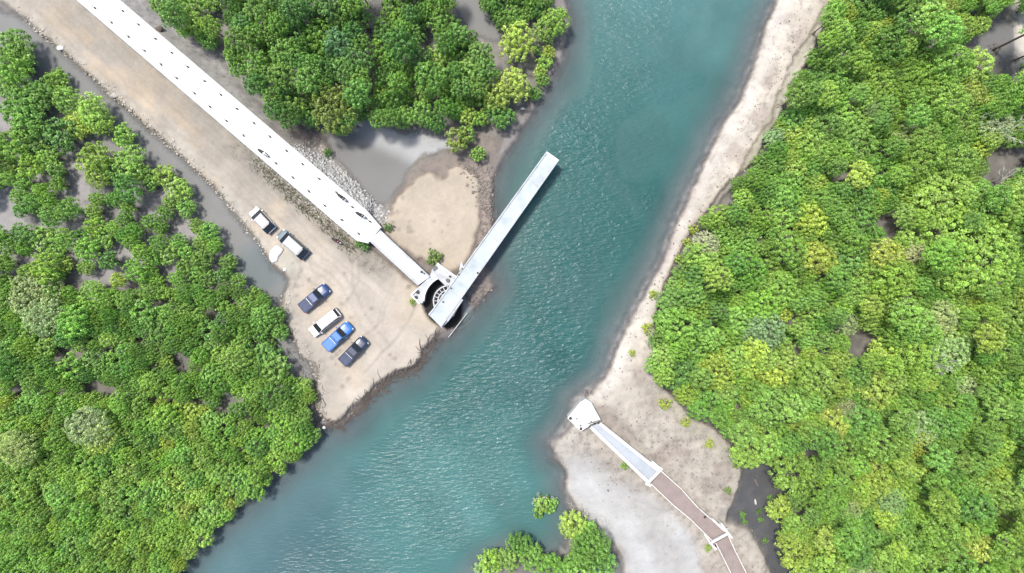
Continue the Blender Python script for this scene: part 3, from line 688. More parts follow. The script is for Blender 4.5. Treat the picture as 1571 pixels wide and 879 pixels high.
def walkway(name, label, L, R, z):
    c = (P(*L[0], z)+P(*R[-1], z))/2
    o = empty(name, (c.x, c.y, 0), 0, label, 'walkway')
    def q(p, zz=z): v = P(p[0], p[1], zz); return Vector((v.x-c.x, v.y-c.y, zz))
    m = MB(); top = [q(p) for p in L]+[q(p) for p in R[::-1]]
    m.prism([(v.x, v.y) for v in top], z-.2, z); m.build('deck', M['walk'], o)
    for line in (L, R):
        for a, b in zip(line[:-1], line[1:]):
            m = MB(); m.beam(q(a, z+.62), q(b, z+.62), .13, .12, .02); rl = m.build('top_rail', M['rail'], o)
            m = MB(); m.beam(q(a, z+.14), q(b, z+.14), .17, .36, .02); m.build('kerb', M['rail'], o)
            Ls = (q(b)-q(a)).length; n = max(2, int(Ls/1.6))
            for i in range(n+1):
                v = q(a)+(q(b)-q(a))*(i/n); m = MB(); m.obox((v.x, v.y, z+.33), (.12, .12, .42), 0); m.build('rail_post', M['rail'], o)
    Ls = 0
    for t in (.1, .5, .9):
        a = q(L[0])*(1-t)+q(L[-1])*t; b = q(R[0])*(1-t)+q(R[-1])*t
        m = MB(); m.beam(Vector((a.x, a.y, z-.21)), Vector((b.x, b.y, z-.21)), .3, 1.5); m.build('pier_wall', M['wallside'], o)
    return o
walkway('walkway', 'straight brown deck walkway with cream rails leading off the trough bridge', [(998.5,742),(1032,774),(1060,797),(1081,818),(1093,830)], [(1015,723),(1045,750),(1071,779),(1097,801.5),(1113,816)], WZ)
walkway('walkway', 'brown deck walkway with cream rails running down off the bottom of the picture', [(1098,833),(1108.4,853),(1120.8,878),(1134,906)], [(1117.5,822),(1128,845),(1144.5,878),(1158,906)], WZ)
c = P(1105, 826, WZ); pf = empty('joint_frame', (c.x, c.y, 0), 0, 'white crossbeam frame with side braces at the bend of the brown walkway', 'frame')
def lj(px, py, z): p = P(px, py, z); return Vector((p.x-c.x, p.y-c.y, z))
for nm, a, b, wdt, z, h in (('crossbeam',(1092,832.5),(1117,819),.42,2.55,.35),('side_brace',(1092.5,796),(1110,813),.34,2.45,1.9),('side_brace',(1106,803),(1123.5,826),.36,2.6,1.9),
                        ('side_brace',(1081,820),(1091,834),.3,2.4,1.9),('side_brace',(1089,832),(1099,843.5),.36,2.6,1.9),('link_bar',(1106,803.5),(1101,806),.16,2.42,.2),('link_bar',(1113,813),(1117,811),.16,2.42,.2)):
    m_ = MB(); m_.beam(lj(*a, z), lj(*b, z), wdt, h, .03); m_.build(nm, M['kerb'], pf)
for i, (a, l) in enumerate((((1081,793),'small dark bollard on the walkway just before its bend'),((1098.5,836.5),'dark bollard beside the lower brace of the joint frame'))):
    p = P(a[0], a[1], WZ+.02); bollard(p, .13, .3, l, 'bollards on the walkway')

# ------------------------------------------------------------------ rusty stubs along the road
def make_stub(loc, rz, label):
    o = empty('road_stub', loc, rz, label, 'stub post', 'dark stubs standing in two rows on the white road')
    m = MB(); m.obox((0, 0, .02), (.34, .26, .06), 0); m.build('base', M['stub'], o)
    for s in (-1, 1):
        m = MB(); m.tube([(s*.09, 0, .03), (s*.16, .04*s, .32), (s*.34, .06, .40)], .045, 5); m.build('bar', M['stub'], o)
    return o
LS = [(145.9,12.3),(171.5,34.7),(197.5,56.5),(222,77.8),(247.4,99),(271.5,120),(298.8,143.3),(322.5,163.8),(348,185.7),(373.9,208),(423.7,250.6),(449.6,272.4),(474.2,293.7),(498.7,315.6),(524.7,337.4),(550.6,358.7)]
RS = [(188.7,16.9),(212.8,37.7),(238.7,59.5),(263.8,81),(288.4,102.7),(314.3,124.5),(339.2,145.5),(364,167),(390,189),(414.5,209.7),(440,231.5),(464.6,252),(490,274.4),(516.5,295.6),(541,317.8),(568,340)]
st0 = None
for row, nm in ((LS, 'left'), (RS, 'right')):
    for i, (a, b) in enumerate(row):
        p = P(a, b, RZ)
        if st0 is None: o = st0 = make_stub(p, -.7, '')
        else: o = copy_tree(st0); o.location = p; o.rotation_euler = (0, 0, -.7+random.uniform(-.25, .25))
        side = 'parking lot side' if nm == 'left' else 'pond side'
        od = ('first', 'second', 'third', 'fourth', 'fifth', 'sixth', 'seventh', 'eighth', 'ninth', 'tenth', 'eleventh', 'twelfth', 'thirteenth', 'fourteenth', 'fifteenth', 'last')[i]
        o['label'] = f'{od} dark stub from the picture top on the {side} of the white road'

# ------------------------------------------------------------------ vehicles
def loft(mb, stations, smooth=True):
    """stations: (x, halfwidth, zbottom, zshoulder, ztop). Rounded section."""
    ring_n = 12; rings = []
    for (x, w_, zb, zs, zt) in stations:
        r = []
        prof = [(-w_*.92, zb), (-w_, zb+.12*(zs-zb)), (-w_, zb+.75*(zs-zb)), (-w_*.965, zs), (-w_*.82, zs+(zt-zs)*.7), (-w_*.45, zt),
                (w_*.45, zt), (w_*.82, zs+(zt-zs)*.7), (w_*.965, zs), (w_, zb+.75*(zs-zb)), (w_, zb+.12*(zs-zb)), (w_*.92, zb)]
        rings.append([(x, y, z) for (y, z) in prof])
    vsx = [v for r in rings for v in r]; fs = []
    for i in range(len(rings)-1):
        for k in range(ring_n):
            l = (k+1) % ring_n; fs.append([i*ring_n+k, i*ring_n+l, (i+1)*ring_n+l, (i+1)*ring_n+k])
    fs.append(list(range(ring_n))); fs.append([(len(rings)-1)*ring_n+k for k in range(ring_n)][::-1])
    mb.smooth = smooth; mb.add(vsx, fs); mb.smooth = False
def make_car(name, label, cat, group, loc, heading, kind, pm, roofmat=None, L=4.6, Wd=1.8, cabmat=None):
    """local +x = front"""
    o = empty(name, loc, heading, label, cat, group); hw = Wd/2; f = L/2
    body = MB()
    if kind == 'pickup':
        st_ = [(-f, hw*.86, .45, .85, .92), (-f+.12, hw*.97, .34, .95, 1.0), (-f+.5, hw, .30, 1.0, 1.04), (-.4, hw, .30, 1.02, 1.06), (f-1.55, hw, .30, 1.02, 1.10),
               (f-1.3, hw*.995, .30, .98, 1.10), (f-.6, hw*.97, .30, .92, 1.02), (f-.2, hw*.90, .32, .84, .90), (f, hw*.70, .38, .70, .74)]
    else:
        st_ = [(-f, hw*.80, .40, .78, .84), (-f+.15, hw*.95, .32, .90, .96), (-f+.6, hw, .28, .96, 1.0), (0, hw, .28, .95, 1.0), (f-1.2, hw, .28, .94, 1.0),
               (f-.9, hw*.98, .28, .86, .97), (f-.4, hw*.92, .30, .78, .86), (f-.12, hw*.80, .32, .68, .74), (f, hw*.62, .38, .58, .62)]
    loft(body, st_); body.build('body', pm, o)
    # cabin frustum
    if kind == 'pickup': xb0, xb1, xt0, xt1, zt = -.62, f-1.30, -.45, f-2.05, 1.76
    elif kind == 'van': xb0, xb1, xt0, xt1, zt = -f+.06, f-.85, -f+.85, f-1.55, 1.72
    else: xb0, xb1, xt0, xt1, zt = -f+.08, f-1.05, -f+.42, f-1.95, 1.72
    zb = 1.0; wb = hw*.955; wt = hw*(.84 if kind == 'van' else .80)
    def qd(z, x0, x1, w_): return [Vector((x0, -w_, z)), Vector((x1, -w_, z)), Vector((x1, w_, z)), Vector((x0, w_, z))]
    b_ = qd(zb, xb0, xb1, wb); t_ = qd(zt, xt0, xt1, wt)
    ki_ = .96 if kind == 'van' else .86; t2 = qd(zt+.05, xt0+.10, xt1-.10, wt*ki_)
    cab = MB(); cab.add(b_+t_+t2, [[i, (i+1) % 4, 4+(i+1) % 4, 4+i] for i in range(4)]+[[4+i, 4+(i+1) % 4, 8+(i+1) % 4, 8+i] for i in range(4)]+[[8, 9, 10, 11], [3, 2, 1, 0]])
    cab.build('cabin', cabmat or pm, o)
    rf = MB(); r_ = qd(zt+.05, xt0+.11, xt1-.11, wt*(ki_-.02)); rf.add(r_+[v+Vector((0, 0, .02)) for v in r_], [[3, 2, 1, 0], [4, 5, 6, 7]]+[[i, (i+1) % 4, 4+(i+1) % 4, 4+i] for i in range(4)])
    rf.build('roof', roofmat or pm, o)
    def win(nm, a, b, c_, d_, ins):
        m = MB(); m.panel([a, b, c_, d_], ins, .012, .02); m.build(nm, M['glass'], o)
    win('windscreen', b_[1], b_[2], t_[2], t_[1], .08)
    win('rear_window', b_[3], b_[0], t_[0], t_[3], .16)
    def sidew(s):
        i0, i1 = (0, 1) if s < 0 else (3, 2)
        B0, B1, T0, T1 = b_[i0], b_[i1], t_[i0], t_[i1]
        cuts = (0, .48, 1) if kind == 'pickup' else (0, .30, .62, 1)
        for k in range(len(cuts)-1):
            u, v = cuts[k], cuts[k+1]
            q = [B0.lerp(B1, u), B0.lerp(B1, v), T0.lerp(T1, v), T0.lerp(T1, u)]
            if s > 0: q = [q[1], q[0], q[3], q[2]]
            win('side_window', *q, .08)
    sidew(-1); sidew(1)
    if kind == 'pickup':
        m = MB(); bx0, bx1 = -f+.1, -.70
        m.obox(((bx0+bx1)/2, 0, 1.04), (bx1-bx0, Wd*.80, .10), 0, .02); m.build('bed_cover', roofmat or M['tonneau'], o)
        for s in (-1, 1):
            m = MB(); m.obox(((bx0+bx1)/2, s*hw*.90, 1.07), (bx1-bx0, .10, .09), 0, .02); m.build('bed_rail', pm, o)
        m = MB(); m.tube([(-.72, -hw*.82, 1.0), (-.85, -hw*.72, 1.45), (-.85, hw*.72, 1.45), (-.72, hw*.82, 1.0)], .035, 6); m.build('roll_bar', M['silver'], o)
        for s in (-1, 1):
            m = MB(); m.beam((f-1.25, s*.38, 1.125), (f-.55, s*.34, 1.06), .05, .04); m.build('bonnet_rib', pm, o)
    else:
        m = MB(); m.obox((xt0+.06, 0, zt+.085), (.26, wt*1.5, .03), 0); m.build('spoiler', cabmat or pm, o)
        for s in (-1, 1):
            m = MB(); m.beam((xt0+.3, s*wt*.86, zt+.12), (xt1-.3, s*wt*.86, zt+.12), .04, .05); m.build('roof_rail', M['darkmetal'], o)
    for s in (-1, 1):
        m = MB(); m.smooth = True; m.obox((f-.24, s*hw*.72, .80 if kind == 'pickup' else .70), (.26, .30, .14), -s*.35, .04); m.build('headlight', M['lamp'], o)
        m = MB(); m.obox((-f+.06, s*hw*.80, .86), (.12, .16, .22), 0, .02); m.build('tail_light', M['tail'], o)
        m = MB(); m.obox((xb1-.45, s*(hw+.12), 1.12), (.14, .22, .16), 0, .03); m.build('side_mirror', pm, o)
    m = MB(); m.obox((f-.03, 0, .60), (.10, Wd*.5, .22), 0, .02); m.build('grille', M['darkmetal'], o)
    m = MB(); m.obox((-f-.02, 0, .48), (.14, Wd*.8, .16), 0, .03); m.build('rear_bumper', M['darkmetal'], o)
    R = .36 if kind == 'pickup' else .32
    for xx in (-f+.9, f-.95):
        for s in (-1, 1):
            t = MB(); n = 20; y0, y1 = s*(hw-.24), s*(hw+.015)
            vs_ = []
            for yy, rr in ((y0, R*.94), (y0+s*.04, R), (y1-s*.04, R), (y1, R*.92)):
                vs_ += [(xx+rr*math.cos(2*math.pi*i/n), yy, R+rr*math.sin(2*math.pi*i/n)) for i in range(n)]
            fs = [[l*n+i, l*n+(i+1) % n, (l+1)*n+(i+1) % n, (l+1)*n+i] for l in range(3) for i in range(n)]+[list(range(n)), [3*n+i for i in range(n)]]
            t.add(vs_, fs); wh = t.build('wheel', M['black'], o)
            t = MB(); yy0, yy1 = y1, y1+s*.02
            vs_ = [(xx+R*.62*math.cos(2*math.pi*i/n), yy, R+R*.62*math.sin(2*math.pi*i/n)) for yy in (yy0, yy1) for i in range(n)]
            t.add(vs_, [[i, (i+1) % n, n+(i+1) % n, n+i] for i in range(n)]+[[n+i for i in range(n)]]); t.build('rim', M['silver'], wh)
    return o
def car_between(rear, front, z=.75):
    a = P(*rear, z+.7); b = P(*front, z+.7); c = (a+b)/2; d_ = b-a; zz = gz(c.x, c.y)
    return Vector((c.x, c.y, zz)), math.atan2(d_.y, d_.x), d_.length
for (kind, name, label, cat, rear, front, pm, rm, Wd) in (
    ('pickup', 'pickup_truck', 'dark navy pickup truck at the upper end of the diagonal parked row', 'pickup truck', (462.5,474), (503,440), M['p_navy'], None, 1.85),
    ('suv', 'parked_car', 'white car parked between the navy pickup and the bright blue pickup', 'car', (519.5,478), (477,512), M['p_white'], None, 1.80),
    ('pickup', 'pickup_truck', 'bright blue pickup truck parked between the white car and the darkest truck', 'pickup truck', (499,534), (538,498), M['p_blue'], M['p_blue'], 1.85),
    ('pickup', 'pickup_truck', 'blackish grey blue pickup truck at the lower end of the diagonal parked row', 'pickup truck', (525,557), (561,520), M['p_dark'], None, 1.85),
    ('van', 'parked_van', 'white nosed silver roofed van parked farthest up the dirt lot', 'van', (418,354), (387,321), M['p_white'], M['p_silver'], 1.85),
    ('van', 'parked_van', 'pale mint silver van parked beside the white tarpaulin', 'van', (470,393), (429,357), M['p_mint'], M['p_mint'], 1.9)):
    loc, hd, L = car_between(rear, front)
    make_car(name, label, cat, 'vehicles parked on the sandy lot', loc, hd, kind, pm, rm, L, Wd, M['p_dark'] if kind == 'van' else None)

def make_moto(loc, hd, label, body):
    o = empty('motorcycle', loc, hd, label, 'motorcycle', 'parked motorcycles'); o.scale = (1.08, 1.15, 1.05)
    for x in (-.62, .62):
        m = MB(); n = 20; R, r = .29, .055; vsx = []; fs = []
        for i in range(n):
            a = 2*math.pi*i/n
            for k_ in range(6):
                b = 2*math.pi*k_/6; rr = R-r+r*math.cos(b)
                vsx.append((x+rr*math.cos(a), r*1.2*math.sin(b), R+rr*math.sin(a)))
        for i in range(n):
            for k_ in range(6): fs.append([i*6+k_, ((i+1) % n)*6+k_, ((i+1) % n)*6+(k_+1) % 6, i*6+(k_+1) % 6])
        m.add(vsx, fs); wh = m.build('wheel', M['black'], o)
        m = MB(); m.tube([(x, -.06, .29), (x, .06, .29)], .12, 12); m.build('hub', M['silver'], wh)
        m = MB(); m.obox((x, 0, .60), (.42, .14, .05), 0, .02); m.build('mudguard', body, o)
    m = MB(); m.smooth = True; m.tube([(-.80, 0, .78), (-.55, 0, .80), (-.1, 0, .76), (.08, 0, .78)], [.09, .17, .19, .12], 10); m.build('seat', M['black'], o)
    m = MB(); m.smooth = True; m.tube([(.02, 0, .72), (.2, 0, .80), (.42, 0, .78), (.5, 0, .74)], [.13, .21, .18, .08], 10); m.build('tank', body, o)
    m = MB(); m.obox((.05, 0, .42), (.55, .40, .34), 0, .04); m.build('engine', M['darkmetal'], o)
    m = MB(); m.tube([(.62, 0, .29), (.5, 0, .95)], .04, 8); m.build('fork', M['silver'], o)
    m = MB(); m.tube([(.34, -.36, .98), (.46, -.2, 1.0), (.5, 0, .97), (.46, .2, 1.0), (.34, .36, .98)], .022, 6); hb = m.build('handlebar', M['darkmetal'], o)
    for s in (-1, 1):
        m = MB(); m.obox((.44, s*.30, 1.14), (.03, .12, .08), 0, .01); m.build('mirror', M['darkmetal'], hb)
    m = MB(); m.smooth = True; m.tube([(.55, 0, .85), (.68, 0, .83)], [.10, .07], 10); m.build('headlight', M['lamp'], o)
    m = MB(); m.tube([(-.7, -.16, .36), (-.1, -.16, .30)], [.05, .035], 8); m.build('exhaust', M['silver'], o)
    return o
M['m_red'] = paint('moto_dark_red', (0.09, 0.02, 0.02)); M['m_white'] = paint('moto_white', (0.55, 0.55, 0.55)); M['m_black'] = paint('moto_black', (0.02, 0.02, 0.022))
for (a, b, onroad, l, bm_) in (((519,298),(534,310),1,'black motorcycle on the white road, farther of the two from the bridge',M['m_black']),((547,326),(563,335),1,'black motorcycle parked nearest the short bridge on the white road',M['m_black']),
        ((398,230),(414,241),1,'pale and black motorcycle parked far up the white road near its left edge',M['m_white']),((511,366),(526,374),0,'dark red motorcycle standing on the sand below the white road',M['m_red'])):
    z = RZ if onroad else None
    if z is None: p = G((a[0]+b[0])/2, (a[1]+b[1])/2)
    else: p = P((a[0]+b[0])/2, (a[1]+b[1])/2, z)
    make_moto(p, math.atan2(-(b[1]-a[1]), b[0]-a[0]), l, bm_)

# ------------------------------------------------------------------ tarpaulin heap
c = G(424, 390)
poly = [(424.5,375.5),(430,378),(436,382),(433,388),(428,394),(426,401),(417.5,404),(412.5,395),(415.5,384)]
m_ = MB(); m_.smooth = True
rings = [(1.0, .02), (.93, .22), (.7, .42), (.35, .55)]
vsx = []
for (s_, h_) in rings:
    for i, (a, b) in enumerate(poly):
        p = P(a, b, .75)-c; vsx.append((p.x*s_, p.y*s_, h_*random.uniform(.75, 1.2)))
n = len(poly); vsx.append((0, 0, .52)); fs = []
for r_ in range(3):
    for i in range(n): fs.append([r_*n+i, r_*n+(i+1) % n, (r_+1)*n+(i+1) % n, (r_+1)*n+i])
for i in range(n): fs.append([3*n+i, 3*n+(i+1) % n, 4*n])
fs.append(list(range(n))[::-1])
m_.add(vsx, fs); o = m_.build('tarpaulin', M['tarp']); o.location = c; tag(o, 'crumpled white tarpaulin heap at the water edge beside the mint van', 'tarpaulin')
def lump(name, px, py, sx, sy, sz, mat, label, cat, rz=0, group=None, zz=None):
    p = G(px, py) if zz is None else P(px, py, zz)
    bm = bmesh.new(); bmesh.ops.create_icosphere(bm, subdivisions=3, radius=1)
    rr = random.Random(int(px*7+py))
    for v in bm.verts:
        k_ = 1+.25*(math.sin(v.co.x*3.1+px)+math.sin(v.co.y*4.3+py)+math.sin(v.co.z*3.7))*.33+rr.uniform(-.05, .05)
        v.co = Vector((v.co.x*sx*k_, v.co.y*sy*k_, max(v.co.z, -.35)*sz*k_))
    me = bpy.data.meshes.new(name); bm.to_mesh(me); bm.free(); me.materials.append(mat)
    o = bpy.data.objects.new(name, me); COL.objects.link(o); o.location = (p.x, p.y, p.z+sz*.2); o.rotation_euler = (0, 0, rz); return tag(o, label, cat, group)
lump('sack', 437, 413.5, .26, .2, .2, M['tarp'], 'small white sack lying below the white tarpaulin', 'sack')
lump('rock', 497, 656, .3, .22, .2, M['tarp'], 'pale boulder at the southern tip of the sandy lot', 'rock')
lump('rock', 718, 465, .22, .2, .2, M['tarp'], 'small white stone in the dark shade beside the swing bridge', 'rock')
lump('rock', 93, 74, .5, .32, .3, M['tarp'], 'white boulder on the creek edge of the dirt lot at upper left', 'rock')
lump('rock', 175, 147, .6, .4, .3, M['rock'], 'pale boulder farther down the creek edge of the dirt lot', 'rock')
lump('rock', 245, 45, .55, .5, .45, M['driftwood'], 'dark round boulder on the grey verge above the white road', 'rock')
lump('log', 1159, 770, .16, .45, .12, M['deadwood'], 'short pale log lying in the dark mud right of the walkway', 'log', .15)
lump('log', 1160, 740, .25, .85, .14, M['driftwood'], 'reddish driftwood log in the mud near the mangrove clump', 'log', .4)
lump('rock', 1197, 817, .26, .24, .2, M['tarp'], 'small white stone at the forest edge right of the muddy inlet', 'rock')
lump('rock', 802, 167, .3, .2, .15, M['tarp'], 'single pale stone in the grey shallows by the upper mangroves', 'rock')

# ------------------------------------------------------------------ rubble, driftwood, aerial roots (uncountable)
def rocks(name, lines, n, spread, smin, smax, mat, label, seed, zoff=0):
    rr = np.random.RandomState(seed); VV = []; FF = []; b = 0
    base = np.array([[-1,-1,-1],[1,-1,-1],[1,1,-1],[-1,1,-1],[-.7,-.7,.7],[.7,-.7,.7],[.7,.7,.7],[-.7,.7,.7]], float)
    fq = np.array([[3,2,1,0],[4,5,6,7],[0,1,5,4],[1,2,6,5],[2,3,7,6],[3,0,4,7]])
    tot = [math.hypot(q[0]-p[0], q[1]-p[1]) for ln in lines for p, q in zip(ln[:-1], ln[1:])]
    segs = [(p, q) for ln in lines for p, q in zip(ln[:-1], ln[1:])]; tot = np.array(tot)/sum(tot)
    for i in range(n):
        p, q = segs[rr.choice(len(segs), p=tot)]; t = rr.rand()
        a = p[0]+(q[0]-p[0])*t+rr.randn()*spread; c_ = p[1]+(q[1]-p[1])*t+rr.randn()*spread
        g = G(a, c_); s_ = smin+(smax-smin)*rr.rand()**3
        v = base*(1+rr.uniform(-.3, .3, (8, 3)))*np.array([s_, s_*rr.uniform(.6, 1), s_*rr.uniform(.35, .7)])
        an = rr.rand()*6.28; ca, sa = math.cos(an), math.sin(an)
        v = v@np.array([[ca, sa, 0], [-sa, ca, 0], [0, 0, 1]])+np.array([g.x, g.y, g.z+s_*.1])
        VV.append(v); FF.append(fq+b); b += 8
    me = np_mesh(name, np.concatenate(VV), np.concatenate(FF), [mat])
    o = bpy.data.objects.new(name, me); COL.objects.link(o); return tag(o, label, name.replace('_', ' '), kind='stuff')
rocks('shore_rubble', [[(745,258),(752,300),(748,340),(742,380)],[(724,262),(738,285),(740,320)],[(710,430),(745,440),(720,475),(690,505)],[(705,252),(735,270)]], 900, 5.5, .06, .30, M['rockdark'], 'broken brown rubble along the river edge beside the swing bridge', 3)
rocks('slope_rubble', [[(455,226),(500,262),(530,288),(562,318),(588,342)],[(480,238),(520,266),(555,300),(590,330)],[(500,268),(570,330)]], 2600, 4.2, .06, .26, M['palerock'], 'pale rubble slope between the white road and the grey pond', 5)
rocks('edge_stones', [[(24,17),(89,72),(130,106),(174,147),(239,201),(297,256),(370,335),(418,405)],[(435,450),(440,500),(470,545),(490,575),(488,640)],[(400,250),(470,310),(560,380)],[(470,215),(500,235),(530,270)]], 1500, 4.0, .05, .24, M['rock'], 'loose pale stones and clods along the edges of the dirt lot and road', 4)
rocks('dark_clods', [[(900,610),(980,640),(1060,700),(1120,740)],[(1230,20),(1180,150),(1100,280),(1030,390),(960,520),(930,590)],[(950,660),(1020,700),(1060,740)],[(860,690),(900,690),(960,760)]], 700, 15, .04, .15, M['rockdark'], 'dark clods and dried weed scattered over the pale right bank', 8)
rocks('bank_stones', [[(900,610),(980,640),(1060,700),(1120,740)],[(860,690),(900,690),(960,760),(1010,800),(1060,850)],[(1230,20),(1180,150),(1100,280),(1030,390),(960,520)],[(1150,820),(1170,870)]], 1300, 16, .03, .15, M['rock'], 'small stones and clods scattered over the pale right bank', 6)
def tangle(name, line, n, spread, L0, L1, r, mat, label, seed, off=(0, 0)):
    rr = random.Random(seed); m = MB(); segs = list(zip(line[:-1], line[1:]))
    wts = [math.hypot(q[0]-p[0], q[1]-p[1]) for p, q in segs]
    for i in range(n):
        p, q = rr.choices(segs, wts)[0]; t = rr.random()
        a = p[0]+(q[0]-p[0])*t+rr.gauss(0, spread)+off[0]; b = p[1]+(q[1]-p[1])*t+rr.gauss(0, spread)+off[1]
        g = G(a, b); an = math.atan2(-(q[1]-p[1]), q[0]-p[0])+rr.gauss(0, .5); L = rr.uniform(L0, L1); pts = [g+Vector((0, 0, .05))]
        for k_ in range(3):
            an += rr.gauss(0, .35); nx_ = pts[-1]+Vector((math.cos(an), math.sin(an), 0))*L/3; nx_.z = max(gz(nx_.x, nx_.y), -.05)+rr.uniform(.03, .18); pts.append(nx_)
        rad = r*rr.uniform(.5, 1.3); m.tube(pts, [rad, rad*.8, rad*.6, rad*.25], 4)
    o = m.build(name, mat, recalc=False); return tag(o, label, name.replace('_', ' '), kind='stuff')
tangle('driftwood', [(497,652),(520,652),(545,630),(563,612),(580,597),(608,575),(636,567),(648,551),(655,534),(668,520)], 330, 3.6, .5, 2.2, .07, M['driftwood'], 'dark tangled driftwood washed up along the river edge of the sandy lot', 11)
tangle('roadside_weeds', [(395,242),(430,275),(470,310),(510,345),(552,380)], 700, 5, .25, .8, .035, M['weed'], 'dry dark weeds along the parking lot edge of the white road', 21, (-6, 4))
tangle('mud_roots', [(435,540),(455,560),(478,590),(482,640)], 260, 9, .3, 1.2, .035, M['driftwood'], 'dark roots and twigs on the mud between mangroves and sandy lot', 12)
tangle('bank_driftwood', [(898,795),(885,780),(905,800),(925,800),(940,830)], 130, 8, .3, 1.2, .05, M['deadwood'], 'bleached twigs behind the lower mangroves on the pale bank', 13)
tangle('shore_weed', [(905,598),(900,603)], 16, 3, .3, .9, .04, M['driftwood'], 'dark twigs on the shore above the landing pier', 14)
def roots(name, lines, n, spread, label, seed):
    rr = np.random.RandomState(seed); segs = [(p, q) for ln in lines for p, q in zip(ln[:-1], ln[1:])]
    wt_ = np.array([math.hypot(q[0]-p[0], q[1]-p[1]) for p, q in segs]); wt_ /= wt_.sum(); VV = []; FF = []; b = 0
    for i in range(n):
        p, q = segs[rr.choice(len(segs), p=wt_)]; t = rr.rand()
        g = G(p[0]+(q[0]-p[0])*t+rr.randn()*spread, p[1]+(q[1]-p[1])*t+rr.randn()*spread)
        h = rr.uniform(.15, .5); r = .025; tx, ty = rr.randn(2)*.05
        v = np.array([[-r,-r,0],[r,-r,0],[r,r,0],[-r,r,0],[tx-.008,ty-.008,h],[tx+.008,ty-.008,h],[tx+.008,ty+.008,h],[tx-.008,ty+.008,h]])+np.array(g)-np.array([0,0,.05])
        VV.append(v); FF.append(np.array([[4,5,6,7],[0,1,5,4],[1,2,6,5],[2,3,7,6],[3,0,4,7]])+b); b += 8
    me = np_mesh(name, np.concatenate(VV), np.concatenate(FF), [M['bark']]); o = bpy.data.objects.new(name, me); COL.objects.link(o)
    return tag(o, label, 'aerial roots', kind='stuff')
roots('aerial_roots', [[(570,195),(630,205),(690,215),(740,200),(800,170),(835,120)],[(430,200),(490,205),(540,200)],[(35,130),(80,160),(130,215),(180,250),(240,290),(300,340),(360,420)],[(490,665),(430,735),(340,810)],[(830,800),(870,850),(800,840)],[(1150,710),(1205,770),(1210,860)]], 4200, 9, 'thin brown aerial roots poking from the mud around the mangroves', 15)

# ------------------------------------------------------------------ mangroves
def leaf_cloud(rr, centers, normals, cr, nleaf, ls, tone):
    """quads around each clump centre; returns V,F,C"""
    n = len(centers); K = nleaf
    d_ = rr.randn(n, K, 3); d_ /= np.linalg.norm(d_, axis=2, keepdims=True)
    d_ = d_+normals[:, None, :]*.75; d_ /= np.linalg.norm(d_, axis=2, keepdims=True)
    up_ = rr.uniform(.0, 1.0, (n, K, 1)); taper = 1.12-.75*up_
    off = d_*cr[:, None, None]*rr.uniform(.5, 1.05, (n, K, 1))*taper; off[..., 2:] += (up_-.35)*cr[:, None, None]*2.1
    pos = centers[:, None, :]+off
    nn = d_*.75+rr.randn(n, K, 3)*.34+np.array([0, 0, .35]); nn /= np.linalg.norm(nn, axis=2, keepdims=True)
    a = np.cross(nn, d_+rr.randn(n, K, 3)*.6); a /= np.linalg.norm(a, axis=2, keepdims=True)+1e-9
    b = np.cross(nn, a)
    s = ls*rr.uniform(.7, 1.25, (n, K, 1))
    a = a*s*.5; b = b*s*.25
    v = np.stack([pos-a, pos+b-a*.1, pos+a, pos-b-a*.1], 2).reshape(-1, 3)
    f = np.arange(n*K*4).reshape(-1, 4)
    c = tone[:, None]*rr.uniform(.80, 1.2, (n, K))
    c3 = np.stack([c*1.0, c*1.0, c*1.0], -1)
    yel = rr.rand(n, K) < .06; c3[yel] *= np.array([1.5, 1.25, .9])
    c4 = np.repeat(c3.reshape(-1, 1, 3), 4, 1).reshape(-1, 3)
    return v, f, c4
def crown_arrays(R, Ht, seed, cs=.42, ls=.30, nleaf=32, lobes=5, flat=.75, dens=.8):
    rr = np.random.RandomState(seed)
    L = [(0, 0, R*.62, Ht)]
    for i in range(lobes):
        a = 2*math.pi*(i+rr.rand()*.6)/lobes; q = R*rr.uniform(.42, .60)
        L.append((q*math.cos(a), q*math.sin(a), R*rr.uniform(.36, .52), Ht-R*rr.uniform(.15, .5)))
    cen = []; nor = []
    for (x, y, r, top) in L:
        cz = top-r*flat; m = int(6.5*r*r/(cs*cs)*.42*dens)+4; acc = []
        for _ in range(m*12):
            if len(acc) >= m: break
            u = rr.randn(3); u /= np.linalg.norm(u)
            if u[2] < -.15: continue
            p = np.array([x, y, cz])+u*np.array([r, r, r*flat])*rr.uniform(.86, 1.02)
            if any((p[0]-q[0])**2+(p[1]-q[1])**2+(p[2]-q[2])**2 < (cs*1.42)**2 for q in acc): continue
            if any((p[0]-x2)**2+(p[1]-y2)**2+((p[2]-(t2-r2*flat))/flat)**2 < (r2*.85)**2 for (x2, y2, r2, t2) in L if (x2, y2) != (x, y)): continue
            acc.append(p); cen.append(p); nor.append(u)
        # inner, lower clumps so that the crown is not a shell
        for _ in range(int(m*.30)):
            u = rr.randn(3); u /= np.linalg.norm(u)
            p = np.array([x, y, cz-.25*r])+u*np.array([r, r, r*flat*.6])*rr.uniform(.2, .7); cen.append(p); nor.append(np.array([0, 0, 1.]))
    cen = np.array(cen); nor = np.array(nor)
    tone = rr.uniform(.72, 1.25, len(cen)); crr = cs*rr.uniform(.75, 1.2, len(cen))
    return leaf_cloud(rr, cen, nor, crr, nleaf, ls, tone)
